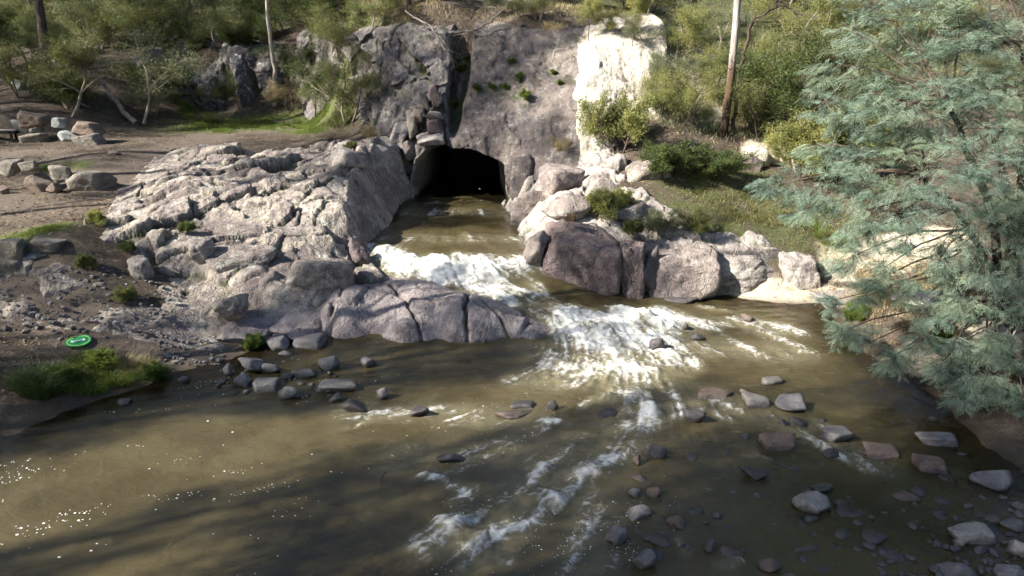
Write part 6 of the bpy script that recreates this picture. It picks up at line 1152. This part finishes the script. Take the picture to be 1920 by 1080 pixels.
# ------------------------------------------------------------------ round green landing pad
p = hit(148, 646); e = .12
nx = np.array([2 * e, 0, float(G(np.array([p[0] + e]), np.array([p[1]]))[0] - G(np.array([p[0] - e]), np.array([p[1]]))[0])]); ny = np.array([0, 2 * e, float(G(np.array([p[0]]), np.array([p[1] + e]))[0] - G(np.array([p[0]]), np.array([p[1] - e]))[0])])
nv = Vector(np.cross(nx, ny)).normalized()
q = (Vector((0, 0, 1)).lerp(nv, .5)).normalized().to_track_quat('Z', 'Y') @ Quaternion((0, 0, 1), R(4))
pad = empty('landing_pad', (p[0], p[1], p[2] + .05), 'round bright green drone landing pad with white emblem lying on the dirt', 'landing pad', rot=q.to_euler())
def disc(r0, r1, z0, z1, n=64, wob=.0):
    th = np.arange(n) / n * 2 * math.pi; w = wob * np.sin(2 * th + .6)
    V = np.concatenate([np.stack([r * np.cos(th), r * np.sin(th), z + w], -1) for r, z in ((r0, z1), (r1, z1), (r1, z0), (r0, z0))]); F = []
    for a, b in ((0, 1), (1, 2), (2, 3), (3, 0)):
        for i in range(n): F.append((a * n + i, b * n + i, b * n + (i + 1) % n, a * n + (i + 1) % n))
    return V, np.array(F)
def flat_mat(name, c, rough=.55):
    k = N(name); n1 = k.noise(k.objc(), 14, 3); return k.fin(k.bsdf(k.mix(n1, tuple(x * .85 for x in c), c), rough, .4, k.bump(n1, .3, .01)))
M['pad_green'] = flat_mat('pad_green_fabric', (.016, .25, .085)); M['pad_rim'] = flat_mat('pad_dark_rim', (.006, .16, .06)); M['pad_line'] = flat_mat('pad_lime_line', (.30, .62, .12)); M['pad_white'] = flat_mat('pad_white_print', (.80, .82, .84))
S_ = .275
V, F = disc(.001, S_ * .97, -.012, .006, wob=.012); cloth = ob('pad_cloth', mesh_np('pad_cloth', V, F, False), M['pad_green'], pad)
V, F = disc(S_ * .95, S_ * 1.03, -.016, .018, wob=.012); ob('rim', mesh_np('pad_rim', V, F, True), M['pad_rim'], pad)
V, F = disc(S_ * .80, S_ * .90, .004, .012, wob=.0095); ob('printed_ring', mesh_np('pad_ring', V, F, False), M['pad_line'], cloth)
eb = [(-.115, .018, .075, .05), (.115, .018, .075, .05), (-.115, -.035, .055, .035), (.115, -.035, .055, .035), (0, 0, .18, .026), (-.125, .055, .022, .03), (.125, .055, .022, .03)]
for i, (x, y, w, h) in enumerate(eb): ob('emblem', boxmesh('emblem', w, h * 1.3, .006 + .0005 * i, .0025), M['pad_white'], cloth, loc=(x, y, .014))

# ------------------------------------------------------------------ foam flecks drifting on the pool
rg = np.random.default_rng(88); U = rg.uniform(-20, 1300, 16000); Vv = rg.uniform(700, 1085, 16000); p = on_z(U, Vv, 0.0); x, y = p[0], p[1]
inb = (x > LX0 + .2) & (x < 9.8) & (y > LY0 + .2); x, y = x[inb], y[inb]
den = np.clip(.25 + .5 * samp(st2, x, y), 0, 1) * sstep(-.25, .35, fbm(x * .55, y * .75, seed=97, octv=3)) * (.35 + .65 * sstep(6, -2, x)); dp = 0 - G(x, y)
sel = (rg.random(len(x)) < den * .5) & (dp > .15) & (samp(lfoam, x, y) < .5); x, y = x[sel], y[sel]; n = len(x)
jx = np.clip(np.searchsorted(wxs, x) - 1, 0, len(wxs) - 2); jy = np.clip(np.searchsorted(wys, y) - 1, 0, len(wys) - 2)
zz = np.maximum.reduce([Zw[jy, jx], Zw[jy + 1, jx], Zw[jy, jx + 1], Zw[jy + 1, jx + 1]]) + .004
rad = rg.uniform(.0045, .010, n) * np.where(rg.random(n) < .12, 1.9, 1) * np.where(x > -2, .7, 1); th = np.arange(6) / 6 * 2 * math.pi
V = np.stack([x[:, None] + rad[:, None] * np.cos(th)[None] * 1.35, y[:, None] + rad[:, None] * np.sin(th)[None], np.repeat(zz[:, None], 6, 1)], -1); apex = np.stack([x, y, zz + rad * .5], -1)[:, None]
V = np.concatenate([V, apex], 1).reshape(-1, 3); b = (np.arange(n) * 7)[:, None]; F = np.concatenate([b + np.array([[i, (i + 1) % 6, 6]]) for i in range(6)], 0)
k = N('foam_bubble'); M['fleck'] = k.fin(k.bsdf((.78, .77, .72), .5, .4))
tag(ob('foam_flecks', mesh_np('foam_flecks', V, F, True), M['fleck']), 'tiny white foam flecks drifting on the brown river', 'foam', kind='stuff')
